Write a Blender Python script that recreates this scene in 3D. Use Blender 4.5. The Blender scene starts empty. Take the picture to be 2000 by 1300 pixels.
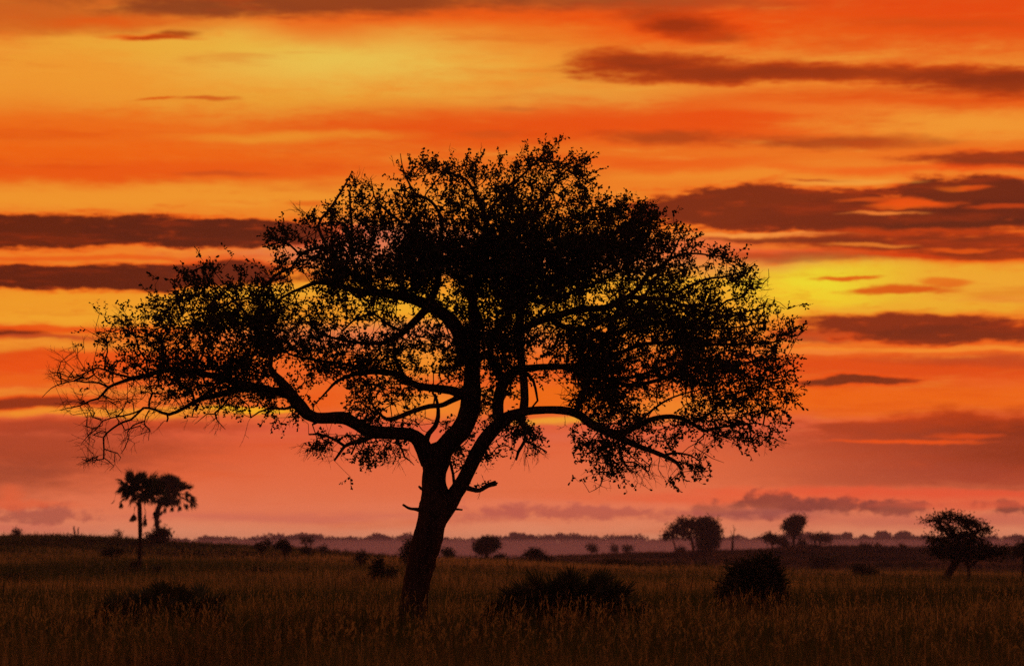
import bpy, math
import numpy as np

# ------------------------------------------------------------------ camera, sky, sun, exposure
scene = bpy.context.scene
F = 4706.0                       # focal length in pixels of the 2000 px wide photograph
TILT = math.atan(430.0 / F)
CAM_Z = 2.05
cam_data = bpy.data.cameras.new('camera')
cam_data.sensor_width = 36.0
cam_data.lens = F * 36.0 / 2000.0
cam_data.clip_start = 0.5
cam_data.clip_end = 20000.0
cam_data.dof.use_dof = True
cam_data.dof.focus_distance = 60.0
cam_data.dof.aperture_fstop = 1.3
cam = bpy.data.objects.new('camera', cam_data)
scene.collection.objects.link(cam)
cam.location = (0, 0, CAM_Z)
cam.rotation_euler = (math.pi / 2 + TILT, 0, 0)
scene.camera = cam

vs = scene.view_settings
vs.view_transform = 'Standard'
vs.look = 'None'
vs.exposure = 0.0
vs.gamma = 1.0
vs.use_curve_mapping = False
scene.cycles.max_bounces = 4
scene.cycles.diffuse_bounces = 2
scene.cycles.volume_bounces = 0
scene.cycles.transparent_max_bounces = 8
scene.cycles.use_denoising = False
scene.cycles.use_adaptive_sampling = True
scene.cycles.adaptive_threshold = 0.02

SUN_EL, SUN_AZ = 6.2, 6.1        # degrees, azimuth to the east of the view axis
sun_data = bpy.data.lights.new('sun', 'SUN')
sun_data.energy = 1.3
sun_data.angle = math.radians(3.0)
sun_data.color = (1.0, 0.42, 0.17)
sun = bpy.data.objects.new('sun', sun_data)
scene.collection.objects.link(sun)
sun.rotation_euler = (math.radians(90 - SUN_EL), 0, math.radians(180 - SUN_AZ))
sun.location = (60, 200, 60)


def lin(c, a=None):
    out = []
    for v in c:
        v = v / 255.0
        out.append(v / 12.92 if v <= 0.04045 else ((v + 0.055) / 1.055) ** 2.4)
    return tuple(out) + (1.0,)


world = bpy.data.worlds.new('World')
scene.world = world
world.use_nodes = True
world.cycles.sampling_method = 'MANUAL'
world.cycles.sample_map_resolution = 512
nt = world.node_tree
nt.nodes.clear()


def N(kind, **kw):
    n = nt.nodes.new(kind)
    for k, v in kw.items():
        setattr(n, k, v)
    return n


def math_node(op, a, b=None, clamp=False):
    n = N('ShaderNodeMath', operation=op, use_clamp=clamp)
    for i, v in enumerate((a, b)):
        if v is None:
            continue
        if isinstance(v, (int, float)):
            n.inputs[i].default_value = v
        else:
            nt.links.new(v, n.inputs[i])
    return n.outputs[0]


tc = N('ShaderNodeTexCoord')
sep = N('ShaderNodeSeparateXYZ')
nt.links.new(tc.outputs['Generated'], sep.inputs[0])
az = math_node('ARCTAN2', sep.outputs[0], sep.outputs[1])
el = math_node('ARCSINE', sep.outputs[2])
U = math_node('ADD', math_node('MULTIPLY', az, F), 1000.0)
az_lim = math_node('MAXIMUM', math_node('MINIMUM', az, 0.32), -0.32)
V = math_node('ADD', math_node('MULTIPLY', math_node('DIVIDE', el, math_node('COSINE', az_lim)), -F), 1080.0)


def noise3(scale_xyz, detail, rough=0.55, w=0.0):
    """noise on the direction itself, so that it goes on round the whole sky"""
    m = N('ShaderNodeVectorMath', operation='MULTIPLY_ADD')
    nt.links.new(tc.outputs['Generated'], m.inputs[0])
    m.inputs[1].default_value = scale_xyz
    m.inputs[2].default_value = (w, w * 0.7, w * 1.3)
    n = N('ShaderNodeTexNoise')
    n.inputs['Scale'].default_value = 1.0
    n.inputs['Detail'].default_value = detail
    n.inputs['Roughness'].default_value = rough
    nt.links.new(m.outputs[0], n.inputs['Vector'])
    return n.outputs[0]


n_warp_u = noise3((18, 18, 70), 2, 0.5, 3.0)
n_warp_v = noise3((24, 24, 60), 3, 0.5, 9.0)
n_fine_v = noise3((90, 90, 260), 3, 0.55, 5.0)
n_edge = noise3((45, 45, 230), 5, 0.62, 1.7)
n_band = noise3((10, 10, 110), 5, 0.6, 13.0)
n_wisp = noise3((26, 26, 330), 5, 0.62, 21.0)
Uw = math_node('ADD', U, math_node('MULTIPLY', math_node('SUBTRACT', n_warp_u, 0.5), 90.0))
Vw = math_node('ADD', V, math_node('MULTIPLY', math_node('SUBTRACT', n_warp_v, 0.5), 34.0))
Vw = math_node('ADD', Vw, math_node('MULTIPLY', math_node('SUBTRACT', n_fine_v, 0.5), 9.0))
n_edge2 = noise3((150, 150, 620), 4, 0.6, 4.4)
edge = math_node('ADD', math_node('MULTIPLY', math_node('SUBTRACT', n_edge, 0.5), 1.05), math_node('MULTIPLY', math_node('SUBTRACT', n_edge2, 0.5), 0.4))
n_puff = noise3((120, 120, 210), 4, 0.6, 6.1)
puff_edge = math_node('MULTIPLY', math_node('SUBTRACT', n_puff, 0.5), 3.0)
comb = N('ShaderNodeCombineXYZ')
nt.links.new(Uw, comb.inputs[0])
nt.links.new(Vw, comb.inputs[1])

# base colour by elevation; the ramp's position is 0 at the horizon and 1 overhead
ramp_pos = math_node('POWER', math_node('MAXIMUM', math_node('DIVIDE', math_node('SUBTRACT', 1100.0, Vw), 7500.0), 0.0), 0.5)
ramp = N('ShaderNodeValToRGB')
nt.links.new(ramp_pos, ramp.inputs[0])
BASE = [(1095, (256, 168, 132)), (1050, (256, 162, 120)), (1005, (242, 130, 90)), (940, (234, 108, 66)), (890, (228, 94, 52)),
        (835, (226, 92, 58)), (790, (240, 106, 34)), (730, (238, 96, 30)), (650, (240, 118, 30)), (580, (243, 150, 36)),
        (500, (240, 118, 30)), (420, (240, 132, 36)), (330, (238, 122, 32)), (240, (236, 100, 22)),
        (130, (240, 148, 48)), (40, (232, 104, 30)), (-60, (206, 84, 30)), (-300, (168, 66, 34)),
        (-800, (118, 66, 54)), (-1900, (88, 66, 70)), (-4200, (68, 62, 82))]
cr = ramp.color_ramp
while len(cr.elements) > 1:
    cr.elements.remove(cr.elements[-1])
for i, (v, c) in enumerate(BASE):
    p = (max(1100.0 - v, 0) / 7500.0) ** 0.5
    e = cr.elements[0] if i == 0 else cr.elements.new(p)
    e.position = p
    e.color = lin(c)
state = {'col': ramp.outputs[0]}


def mixcol(fac, color):
    m = N('ShaderNodeMix', data_type='RGBA')
    if isinstance(fac, (int, float)):
        m.inputs[0].default_value = fac
    else:
        nt.links.new(fac, m.inputs[0])
    nt.links.new(state['col'], m.inputs[6])
    if isinstance(color, tuple):
        m.inputs[7].default_value = lin(color)
    else:
        nt.links.new(color, m.inputs[7])
    state['col'] = m.outputs[2]


def smooth(val, lo, hi, to=1.0):
    r = N('ShaderNodeMapRange', interpolation_type='SMOOTHSTEP')
    nt.links.new(val, r.inputs['Value'])
    r.inputs['From Min'].default_value = lo
    r.inputs['From Max'].default_value = hi
    r.inputs['To Min'].default_value = 0.0
    r.inputs['To Max'].default_value = to
    return r.outputs[0]


# the streaks that run through the whole sky
dim = smooth(math_node('ABSOLUTE', math_node('SUBTRACT', V, 100.0)), 900.0, 3000.0)   # (far overhead they fade out)
mixcol(smooth(n_band, 0.52, 0.72, 0.35), (222, 78, 18))
low = smooth(V, 760.0, 880.0)      # the lowest sky has no yellow streaks
mixcol(math_node('MULTIPLY', math_node('MULTIPLY', smooth(n_wisp, 0.53, 0.70, 0.30), math_node('SUBTRACT', 1.0, dim)), math_node('SUBTRACT', 1.0, low)), (246, 172, 62))


# away from the sunset the sky turns to a cooler dusk
east = smooth(math_node('MULTIPLY', sep.outputs[1], -1.0), -0.35, 0.9, 0.85)
mixcol(east, (70, 58, 66))


def cloud(cx, cy, rx, ry, color, alpha=0.9, soft=0.5, rough=0.6, puff=False):
    """a bank of cloud or a gap of bright sky: centre and half size in hundredths of the photograph's angle"""
    m = N('ShaderNodeVectorMath', operation='MULTIPLY_ADD')
    nt.links.new(comb.outputs[0], m.inputs[0])
    m.inputs[1].default_value = (1.0 / rx, 1.0 / ry, 0)
    m.inputs[2].default_value = (-cx / rx, -cy / ry, 0)
    l = N('ShaderNodeVectorMath', operation='LENGTH')
    nt.links.new(m.outputs[0], l.inputs[0])
    ma = N('ShaderNodeMath', operation='MULTIPLY_ADD')
    nt.links.new(puff_edge if puff else edge, ma.inputs[0])
    ma.inputs[1].default_value = rough * 2.0
    nt.links.new(l.outputs['Value'], ma.inputs[2])
    mixcol(smooth(ma.outputs[0], 1.0 + soft, 1.0 - soft, alpha), color)


CLOUDS = [
    # wide soft washes of light and red
    (480, 130, 560, 140, (240, 160, 50), 0.75, 0.9), (620, 118, 270, 50, (242, 204, 84), 0.8, 0.9),
    (330, 96, 240, 22, (242, 184, 60), 0.6, 0.9), (380, 215, 460, 30, (240, 178, 58), 0.5, 0.8),
    (1120, 195, 260, 26, (240, 176, 66), 0.5, 0.9), (150, 160, 300, 60, (240, 150, 44), 0.5, 0.9),
    (1900, 40, 420, 70, (226, 74, 14), 0.8, 0.7), (1250, 62, 380, 34, (234, 112, 32), 0.5, 0.9),
    (0, 25, 330, 34, (196, 84, 26), 0.7, 0.8), (620, 62, 110, 26, (230, 92, 20), 0.55, 0.9), (900, 34, 420, 20, (232, 86, 14), 0.7, 0.8), (640, 0, 430, 30, (140, 56, 24), 0.92, 0.6), (370, 22, 130, 16, (146, 58, 22), 0.7, 0.7), (170, 50, 210, 18, (206, 90, 24), 0.6, 0.8),
    (400, 22, 150, 15, (140, 64, 28), 0.7, 0.7), (1260, 12, 240, 16, (150, 66, 30), 0.8, 0.7),
    (1800, 205, 480, 26, (226, 88, 22), 0.7, 0.8), (1240, 240, 700, 32, (228, 80, 18), 0.75, 0.8),
    (820, 268, 420, 26, (226, 84, 18), 0.7, 0.8), (560, 268, 180, 10, (240, 160, 46), 0.6, 0.8),
    (1900, 245, 260, 26, (244, 160, 52), 0.8, 0.8), (1620, 215, 180, 12, (242, 130, 40), 0.6, 0.8),
    (250, 335, 560, 34, (230, 88, 22), 0.8, 0.8), (120, 250, 300, 44, (234, 108, 26), 0.7, 0.9), (180, 300, 400, 18, (236, 112, 30), 0.6, 0.9),
    (270, 385, 560, 26, (242, 152, 44), 0.85, 0.7), (1560, 338, 420, 20, (242, 140, 40), 0.8, 0.7),
    (1300, 320, 240, 14, (232, 84, 20), 0.6, 0.8), (1850, 330, 260, 22, (240, 130, 40), 0.6, 0.8),
    # brown cloud high up
    (1340, 52, 190, 34, (232, 78, 10), 0.7, 0.8), (1285, 36, 80, 15, (158, 58, 18), 0.75, 0.8), (1340, 53, 75, 17, (152, 54, 16), 0.85, 0.7), (1395, 69, 55, 13, (152, 54, 16), 0.7, 0.8), (1840, 50, 150, 9, (206, 74, 14), 0.6, 0.9),
    (1260, 122, 110, 20, (156, 62, 22), 0.9, 0.75), (1400, 142, 220, 20, (156, 62, 22), 0.85, 0.75),
    (1700, 149, 420, 16, (158, 62, 22), 0.85, 0.7), (1960, 164, 160, 24, (142, 56, 22), 0.85, 0.7),
    (1300, 268, 110, 11, (172, 64, 18), 0.8, 0.7), (1640, 279, 170, 11, (172, 66, 20), 0.85, 0.7),
    (290, 77, 66, 6, (226, 82, 8), 0.9, 0.7), (300, 78, 46, 4, (180, 62, 10), 0.8, 0.6), (342, 70, 30, 6, (168, 58, 10), 0.85, 0.6), (210, 48, 110, 9, (232, 92, 16), 0.5, 0.9),
    (295, 194, 44, 3.5, (214, 96, 24), 0.85, 0.6), (400, 197, 56, 4, (210, 90, 22), 0.9, 0.6), (1020, 213, 40, 4, (204, 100, 34), 0.5, 0.6),
    (430, 342, 75, 6, (196, 76, 24), 0.6, 0.6), (610, 402, 40, 5, (220, 90, 30), 0.6, 0.6), (960, 262, 60, 8, (190, 80, 24), 0.4, 0.6),
    # the two long bars to the west
    (260, 496, 620, 26, (242, 128, 36), 0.8, 0.5), (200, 505, 300, 6, (228, 84, 26), 0.6, 0.6), (430, 484, 160, 7, (246, 160, 60), 0.6, 0.6),
    (100, 452, 400, 31, (104, 42, 20), 0.98, 0.16), (430, 456, 260, 28, (104, 42, 24), 0.98, 0.16), (-400, 446, 380, 30, (104, 42, 24), 0.98, 0.2), (700, 470, 220, 34, (212, 116, 88), 0.9, 0.4),
    (120, 543, 460, 24, (100, 38, 20), 0.98, 0.15), (420, 531, 130, 17, (112, 44, 26), 0.98, 0.18), (-420, 546, 300, 22, (100, 40, 24), 0.9, 0.2),
    (210, 595, 420, 28, (242, 156, 38), 0.8, 0.6), (180, 622, 300, 12, (246, 170, 44), 0.7, 0.7),
    # great bank to the east
    (1500, 408, 270, 42, (132, 50, 24), 0.98, 0.14), (1760, 428, 300, 36, (128, 48, 24), 0.98, 0.18), (1900, 385, 165, 36, (108, 42, 26), 0.95, 0.2),
    (1960, 312, 180, 15, (134, 56, 30), 0.85, 0.4), (2200, 420, 260, 60, (116, 44, 26), 0.95, 0.3), (1660, 358, 110, 5, (244, 152, 56), 0.9, 0.5),
    (1620, 352, 70, 3, (190, 76, 26), 0.7, 0.4), (1700, 395, 60, 4, (220, 96, 40), 0.6, 0.5),
    (1530, 460, 160, 5, (248, 158, 66), 0.9, 0.45), (1760, 408, 60, 4, (232, 110, 44), 0.7, 0.5), (1870, 372, 34, 6, (238, 120, 44), 0.5, 0.5),
    (1620, 492, 420, 22, (230, 84, 24), 0.9, 0.5), (1560, 482, 110, 7, (244, 132, 40), 0.7, 0.6), (1580, 502, 190, 9, (150, 58, 28), 0.6, 0.6),
    (1820, 474, 280, 18, (130, 48, 26), 0.9, 0.4), (1900, 497, 160, 8, (130, 50, 26), 0.8, 0.45),
    (1790, 402, 75, 7, (236, 96, 30), 0.9, 0.5), (1730, 418, 70, 3, (246, 132, 50), 0.85, 0.5), (1905, 372, 30, 5, (228, 92, 30), 0.7, 0.6), (1960, 410, 60, 4, (214, 80, 26), 0.6, 0.6), (1760, 375, 18, 14, (232, 100, 34), 0.7, 0.7),
    (1700, 352, 60, 5, (246, 160, 60), 0.7, 0.6), (1780, 330, 240, 8, (236, 84, 22), 0.6, 0.8), (1900, 440, 200, 5, (84, 30, 16), 0.6, 0.6), (1560, 470, 160, 5, (128, 44, 18), 0.85, 0.5),
    (1700, 480, 70, 4, (246, 130, 40), 0.7, 0.5), (1860, 486, 60, 4, (238, 104, 34), 0.7, 0.5), (1760, 500, 80, 4, (214, 70, 18), 0.7, 0.6), (1470, 498, 60, 5, (200, 66, 18), 0.6, 0.6),
    # the glow round the hidden sun
    (1640, 562, 460, 50, (244, 190, 44), 0.95, 0.5), (1590, 560, 150, 36, (248, 222, 44), 0.95, 0.7), (1540, 590, 90, 24, (250, 226, 40), 0.7, 0.7), (1360, 560, 130, 50, (246, 168, 40), 0.75, 0.8),
    (1920, 560, 200, 36, (242, 156, 46), 0.7, 0.7), (1730, 606, 200, 12, (246, 176, 44), 0.8, 0.6),
    (1650, 545, 70, 4, (220, 98, 26), 0.9, 0.4), (1755, 566, 95, 8, (214, 84, 24), 0.9, 0.45), (1830, 552, 40, 8, (224, 100, 34), 0.7, 0.5), (1960, 585, 90, 7, (236, 130, 46), 0.5, 0.6),
    (1000, 600, 560, 40, (248, 164, 38), 0.85, 0.8), (790, 600, 80, 22, (250, 180, 38), 0.7, 0.7), (560, 570, 160, 26, (242, 170, 44), 0.7, 0.7),
    (1000, 500, 520, 34, (226, 120, 74), 0.8, 0.7), (760, 660, 260, 24, (236, 128, 88), 0.6, 0.8),
    # lower banks to the east
    (1760, 636, 215, 22, (142, 52, 26), 0.97, 0.25), (1870, 655, 180, 17, (128, 48, 28), 0.95, 0.25), (1620, 655, 110, 14, (178, 64, 30), 0.85, 0.4),
    (2160, 640, 160, 20, (150, 60, 30), 0.7, 0.4), (1800, 683, 290, 4.5, (247, 136, 40), 0.95, 0.4), (1600, 688, 110, 4, (246, 130, 48), 0.8, 0.5),
    (1780, 716, 380, 24, (220, 78, 28), 0.8, 0.6), (1900, 704, 160, 10, (178, 64, 30), 0.6, 0.6), (1680, 745, 105, 8, (130, 50, 26), 0.97, 0.25),
    (1780, 782, 420, 30, (240, 116, 34), 0.85, 0.7), (1560, 760, 140, 22, (240, 112, 30), 0.6, 0.7),
    (1900, 838, 260, 20, (154, 58, 36), 0.9, 0.35), (1740, 832, 130, 8, (160, 58, 34), 0.85, 0.4), (1960, 872, 320, 56, (134, 48, 30), 0.9, 0.6),
    (1660, 892, 260, 50, (178, 66, 40), 0.75, 0.8), (1760, 862, 130, 4, (238, 92, 40), 0.9, 0.5), (1880, 852, 60, 5, (228, 84, 36), 0.7, 0.6),
    (1850, 935, 380, 28, (168, 62, 42), 0.8, 0.8),
    # lower streaks to the west
    (20, 652, 70, 7, (122, 48, 24), 0.95, 0.35), (90, 660, 80, 5, (190, 70, 30), 0.8, 0.5), (120, 643, 260, 6, (232, 92, 30), 0.8, 0.5),
    (30, 675, 240, 10, (246, 152, 44), 0.85, 0.6), (130, 705, 340, 22, (232, 88, 32), 0.8, 0.6), (40, 742, 160, 12, (238, 112, 40), 0.6, 0.7),
    (60, 765, 240, 8, (246, 140, 44), 0.8, 0.6), (60, 786, 170, 8, (146, 58, 32), 0.9, 0.35), (220, 806, 260, 9, (248, 150, 40), 0.9, 0.5),
    (500, 802, 80, 5, (252, 184, 30), 0.9, 0.5), (620, 780, 60, 22, (238, 104, 56), 0.7, 0.7),
    (100, 834, 360, 14, (186, 66, 34), 0.85, 0.5), (60, 880, 280, 44, (166, 62, 34), 0.8, 0.7), (-60, 930, 260, 40, (156, 66, 42), 0.7, 0.8),
    (820, 700, 70, 30, (248, 150, 40), 0.8, 0.7), (840, 790, 90, 24, (246, 140, 36), 0.8, 0.7), (1090, 775, 90, 34, (240, 122, 24), 0.9, 0.6),
    (1085, 822, 90, 7, (244, 160, 46), 0.9, 0.5), (1110, 850, 160, 9, (226, 104, 74), 0.6, 0.7), (1330, 800, 120, 20, (244, 136, 36), 0.8, 0.7),
    (1060, 925, 460, 56, (234, 110, 68), 0.7, 0.8),
    # cumulus over the horizon
    (1640, 972, 420, 15, (240, 96, 60), 0.85, 0.7), (1500, 966, 90, 10, (244, 104, 62), 0.7, 0.7),
    (1410, 990, 46, 13, (150, 66, 56), 0.85, 0.45), (1505, 982, 58, 19, (140, 60, 52), 0.9, 0.4), (1565, 986, 40, 14, (150, 64, 56), 0.85, 0.45), (1470, 1000, 150, 9, (176, 88, 80), 0.7, 0.6), (1620, 988, 66, 14, (140, 60, 54), 0.85, 0.45),
    (1735, 990, 70, 12, (140, 60, 54), 0.85, 0.45), (1945, 992, 46, 12.5, (120, 50, 46), 0.85, 0.45), (1840, 962, 330, 8, (238, 84, 52), 0.8, 0.7), (1880, 985, 140, 6, (232, 92, 62), 0.6, 0.7),
    (1100, 988, 300, 9, (244, 128, 92), 0.6, 0.8), (1130, 1000, 190, 13, (190, 88, 76), 0.75, 0.5), (960, 1008, 90, 13, (200, 94, 80), 0.6, 0.6), (1850, 1015, 300, 12, (196, 86, 78), 0.5, 0.8),
    (35, 962, 26, 13, (240, 100, 56), 0.6, 0.8), (80, 985, 90, 8, (238, 104, 62), 0.6, 0.7), (80, 1004, 110, 14, (176, 84, 70), 0.75, 0.5), (40, 985, 46, 13, (236, 100, 60), 0.7, 0.5), (520, 990, 220, 8, (240, 122, 84), 0.5, 0.8), (560, 1006, 260, 9, (216, 104, 88), 0.5, 0.7),
    (0, 1030, 160, 10, (226, 104, 88), 0.5, 0.8),
]
def is_bank(c):
    return c[4][0] < 160 and c[5] >= 0.8 and 20 < c[1] < 880 and c[3] > 6


# wide washes of light first, then the banks, then the thin streaks that lie across them
CLOUDS = [c for c in CLOUDS if not is_bank(c) and c[3] >= 12 and c[1] < 860] + [c for c in CLOUDS if not (not is_bank(c) and c[3] >= 12 and c[1] < 860)]
done_edge = set()
for ci, c in enumerate(CLOUDS):
    c = list(c)
    r_, g_, b_ = c[4]
    if c[1] < 880 and r_ > 212 and g_ < 128 and not (g_ > 100 and b_ > 60):
        c[4] = (min(r_ + 4, 240), int(g_ * 0.86), int(b_ * 0.35))
    elif c[1] < 700 and r_ > 236 and g_ > 170:
        c[4] = (r_ - 8, g_ - 4, b_)
    if is_bank(c):
        c[4] = (int(c[4][0] * 0.93), int(c[4][1] * 0.78), int(c[4][2] * 0.6))
    k = ci
    while k < len(CLOUDS) and is_bank(CLOUDS[k]):
        if k not in done_edge:         # the thin edge of a bank lets the light through as red
            q = CLOUDS[k]
            cloud(q[0], q[1], q[2] + 14, q[3] + 4.5, (236, 72, 4), 0.85, min(0.45, q[6] + 0.12), 0.6)
            done_edge.add(k)
        k += 1
    cloud(*c, puff=(c[1] > 962 and c[3] > 11 and c[0] < 2000 and c[3] < 20 and c[2] < 250))

n_torn = noise3((16, 16, 150), 6, 0.6, 17.0)
mid = math_node('MULTIPLY', math_node('SUBTRACT', 1.0, smooth(V, 780.0, 900.0)), smooth(V, -2500.0, 200.0))
mixcol(math_node('MULTIPLY', smooth(n_torn, 0.52, 0.72, 0.30), mid), (214, 62, 6))
n_torn2 = noise3((60, 60, 330), 6, 0.62, 29.0)
ragged = math_node('MULTIPLY', smooth(V, 330.0, 420.0), math_node('SUBTRACT', 1.0, smooth(V, 760.0, 860.0)))
mixcol(math_node('MULTIPLY', smooth(n_torn2, 0.56, 0.72, 0.30), ragged), (222, 70, 10))

sky_tex = N('ShaderNodeTexSky', sky_type='NISHITA')
sky_tex.sun_disc = False
sky_tex.sun_elevation = math.radians(SUN_EL)
sky_tex.sun_rotation = math.radians(SUN_AZ)
bg_cloud = N('ShaderNodeBackground')
bg_cloud.inputs[1].default_value = 1.0
nt.links.new(state['col'], bg_cloud.inputs[0])
bg_sky = N('ShaderNodeBackground')
bg_sky.inputs[1].default_value = 0.05
nt.links.new(sky_tex.outputs[0], bg_sky.inputs[0])
mixs = N('ShaderNodeMixShader')
mixs.inputs[0].default_value = 0.994          # the clouds cover nearly all of the clear sky
nt.links.new(bg_sky.outputs[0], mixs.inputs[1])
nt.links.new(bg_cloud.outputs[0], mixs.inputs[2])
wout = N('ShaderNodeOutputWorld')
nt.links.new(mixs.outputs[0], wout.inputs[0])

# ------------------------------------------------------------------ helpers
rng = np.random.default_rng(7)
CT, ST = math.cos(TILT), math.sin(TILT)


def P(px, py, Y):
    """the place at distance Y that the photograph shows at (px, py)"""
    cx = (np.asarray(px, float) - 1000.0) / F
    cy = (650.0 - np.asarray(py, float)) / F
    dy = CT - ST * cy
    dz = ST + CT * cy
    s = np.asarray(Y, float) / dy
    return np.stack(np.broadcast_arrays(cx * s, np.asarray(Y, float) + 0 * s, CAM_Z + dz * s), axis=-1)


COLS = np.array([-1500, 0, 430, 860, 1300, 1650, 2000, 3500], float)
TERR = [
    (20, [1550] * 8), (35, [1349, 1347, 1348, 1350, 1350, 1349, 1347, 1349]),
    (60, [1236, 1234, 1238, 1240, 1240, 1238, 1235, 1236]),
    (100, [1176, 1178, 1180, 1180, 1179, 1178, 1176, 1174]),
    (150, [1136, 1140, 1143, 1145, 1147, 1149, 1149, 1146]),
    (200, [1108, 1116, 1121, 1123, 1128, 1138, 1139, 1136]),
    (260, [1082, 1095, 1103, 1107, 1118, 1129, 1129, 1126]),
    (320, [1060, 1073, 1087, 1099, 1114, 1123, 1124, 1122]),
    (400, [1042, 1053, 1071, 1094, 1114, 1125, 1126, 1124]),
    (450, [1036, 1046, 1065, 1096, 1118, 1126, 1126, 1124]),
    (520, [1040, 1052, 1072, 1100, 1112, 1113, 1111, 1110]),
    (650, [1054, 1066, 1080, 1102, 1092, 1093, 1091, 1090]),
    (800, [1070, 1078, 1086, 1100, 1079, 1070, 1068, 1068]),
    (920, [1082, 1088, 1092, 1100, 1082, 1076, 1074, 1074]),
    (1300, [1094, 1095, 1096, 1097, 1094, 1092, 1090, 1090]),
    (2200, [1085] * 8), (3300, [1083.5] * 8), (6000, [1083] * 8)]
TD = np.log(np.array([t[0] for t in TERR], float))
TZ = np.array([[CAM_Z - (v - 1080.0) / F * t[0] for v in t[1]] for t in TERR])


def ground_z(x, y):
    x = np.asarray(x, float)
    y = np.asarray(y, float)
    ys = np.maximum(y, 20.0)
    u = np.clip(1000.0 + F * x / ys, COLS[0], COLS[-1])
    t = np.clip(np.log(ys), TD[0], TD[-1])
    i = np.clip(np.searchsorted(TD, t) - 1, 0, len(TD) - 2)
    j = np.clip(np.searchsorted(COLS, u) - 1, 0, len(COLS) - 2)
    a = (t - TD[i]) / (TD[i + 1] - TD[i])
    b = (u - COLS[j]) / (COLS[j + 1] - COLS[j])
    b = b * b * (3 - 2 * b)
    z = (TZ[i, j] * (1 - a) + TZ[i + 1, j] * a) * (1 - b) + (TZ[i, j + 1] * (1 - a) + TZ[i + 1, j + 1] * a) * b
    z = z + 0.0009 * np.minimum(ys, 700) * (np.sin(x * 0.11 + y * 0.05) + 0.7 * np.sin(x * 0.047 - y * 0.021 + 1.0) + 0.4 * np.sin(y * 0.13 + x * 0.02)) * np.clip((ys - 45) / 60, 0, 1)
    return z


def dist_for(px, py, lo, hi):
    """the distance between lo and hi at which the ground shows at height py"""
    d = np.linspace(lo, hi, 300)
    p = P(px, py, d)
    g = ground_z(p[:, 0], d)
    return float(d[np.argmin(np.abs(g - p[:, 2]) / d)])


def link(ob, parent=None):
    scene.collection.objects.link(ob)
    if parent is not None:
        ob.parent = parent
    return ob


def tag(o, label=None, cat=None, group=None, kind=None):
    if label:
        o['label'] = label
    if cat:
        o['category'] = cat
    if group:
        o['group'] = group
    if kind:
        o['kind'] = kind
    return o


def empty(name, loc, label, cat, group=None):
    o = bpy.data.objects.new(name, None)
    o.empty_display_size = 0.5
    o.location = loc
    link(o)
    return tag(o, label, cat, group)


def mesh_uniform(name, verts, faces, material, parent=None, smooth_shade=False, tone=None):
    """verts (n,3); faces (m,k) all with k corners, or a list of such arrays; vertices are in world space"""
    verts = np.asarray(verts, float)
    if parent is not None:
        off = np.array(parent.location, float)
        pp = parent.parent
        while pp is not None:
            off = off + np.array(pp.location, float)
            pp = pp.parent
        verts = verts - off
    if not isinstance(faces, list):
        faces = [faces]
    faces = [f for f in faces if len(f)]
    me = bpy.data.meshes.new(name)
    me.vertices.add(len(verts))
    me.vertices.foreach_set('co', verts.astype(np.float32).ravel())
    nl = sum(f.size for f in faces)
    npoly = sum(len(f) for f in faces)
    me.loops.add(nl)
    me.loops.foreach_set('vertex_index', np.concatenate([f.ravel() for f in faces]).astype(np.int32))
    me.polygons.add(npoly)
    counts = np.concatenate([np.full(len(f), f.shape[1]) for f in faces])
    starts = np.concatenate([[0], np.cumsum(counts)[:-1]])
    me.polygons.foreach_set('loop_start', starts.astype(np.int32))
    if smooth_shade:
        me.polygons.foreach_set('use_smooth', np.ones(npoly, bool))
    if tone is not None:
        at = me.attributes.new('tone', 'FLOAT', 'POINT')
        at.data.foreach_set('value', np.asarray(tone, np.float32))
    me.update(calc_edges=True)
    me.materials.append(material)
    ob = bpy.data.objects.new(name, me)
    return link(ob, parent)


class Geo:
    """collects quads and polygons of one part"""
    def __init__(self):
        self.v, self.f, self.n = [], {}, 0

    def add(self, verts, faces):
        verts = np.asarray(verts, float)
        faces = np.asarray(faces, int)
        self.v.append(verts)
        self.f.setdefault(faces.shape[1], []).append(faces + self.n)
        self.n += len(verts)

    def build(self, name, material, parent=None, smooth_shade=False):
        if not self.n:
            return None
        fs = [np.concatenate(a) for a in self.f.values()]
        return mesh_uniform(name, np.concatenate(self.v), fs, material, parent, smooth_shade)


def unit(v):
    v = np.asarray(v, float)
    return v / np.maximum(np.linalg.norm(v, axis=-1, keepdims=True), 1e-9)


def catmull(pts, step):
    pts = np.asarray(pts, float)
    if len(pts) < 3:
        n = max(2, int(np.linalg.norm(pts[-1][:3] - pts[0][:3]) / step) + 1)
        t = np.linspace(0, 1, n)[:, None]
        return pts[0] * (1 - t) + pts[-1] * t
    ext = np.vstack([2 * pts[0] - pts[1], pts, 2 * pts[-1] - pts[-2]])
    out = []
    for i in range(1, len(ext) - 2):
        n = max(1, int(np.linalg.norm(ext[i + 1][:3] - ext[i][:3]) / step))
        for k in range(n):
            t = k / n
            p0, p1, p2, p3 = ext[i - 1], ext[i], ext[i + 1], ext[i + 2]
            out.append(0.5 * ((2 * p1) + (-p0 + p2) * t + (2 * p0 - 5 * p1 + 4 * p2 - p3) * t * t + (-p0 + 3 * p1 - 3 * p2 + p3) * t ** 3))
    out.append(ext[-2])
    return np.array(out)


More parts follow.
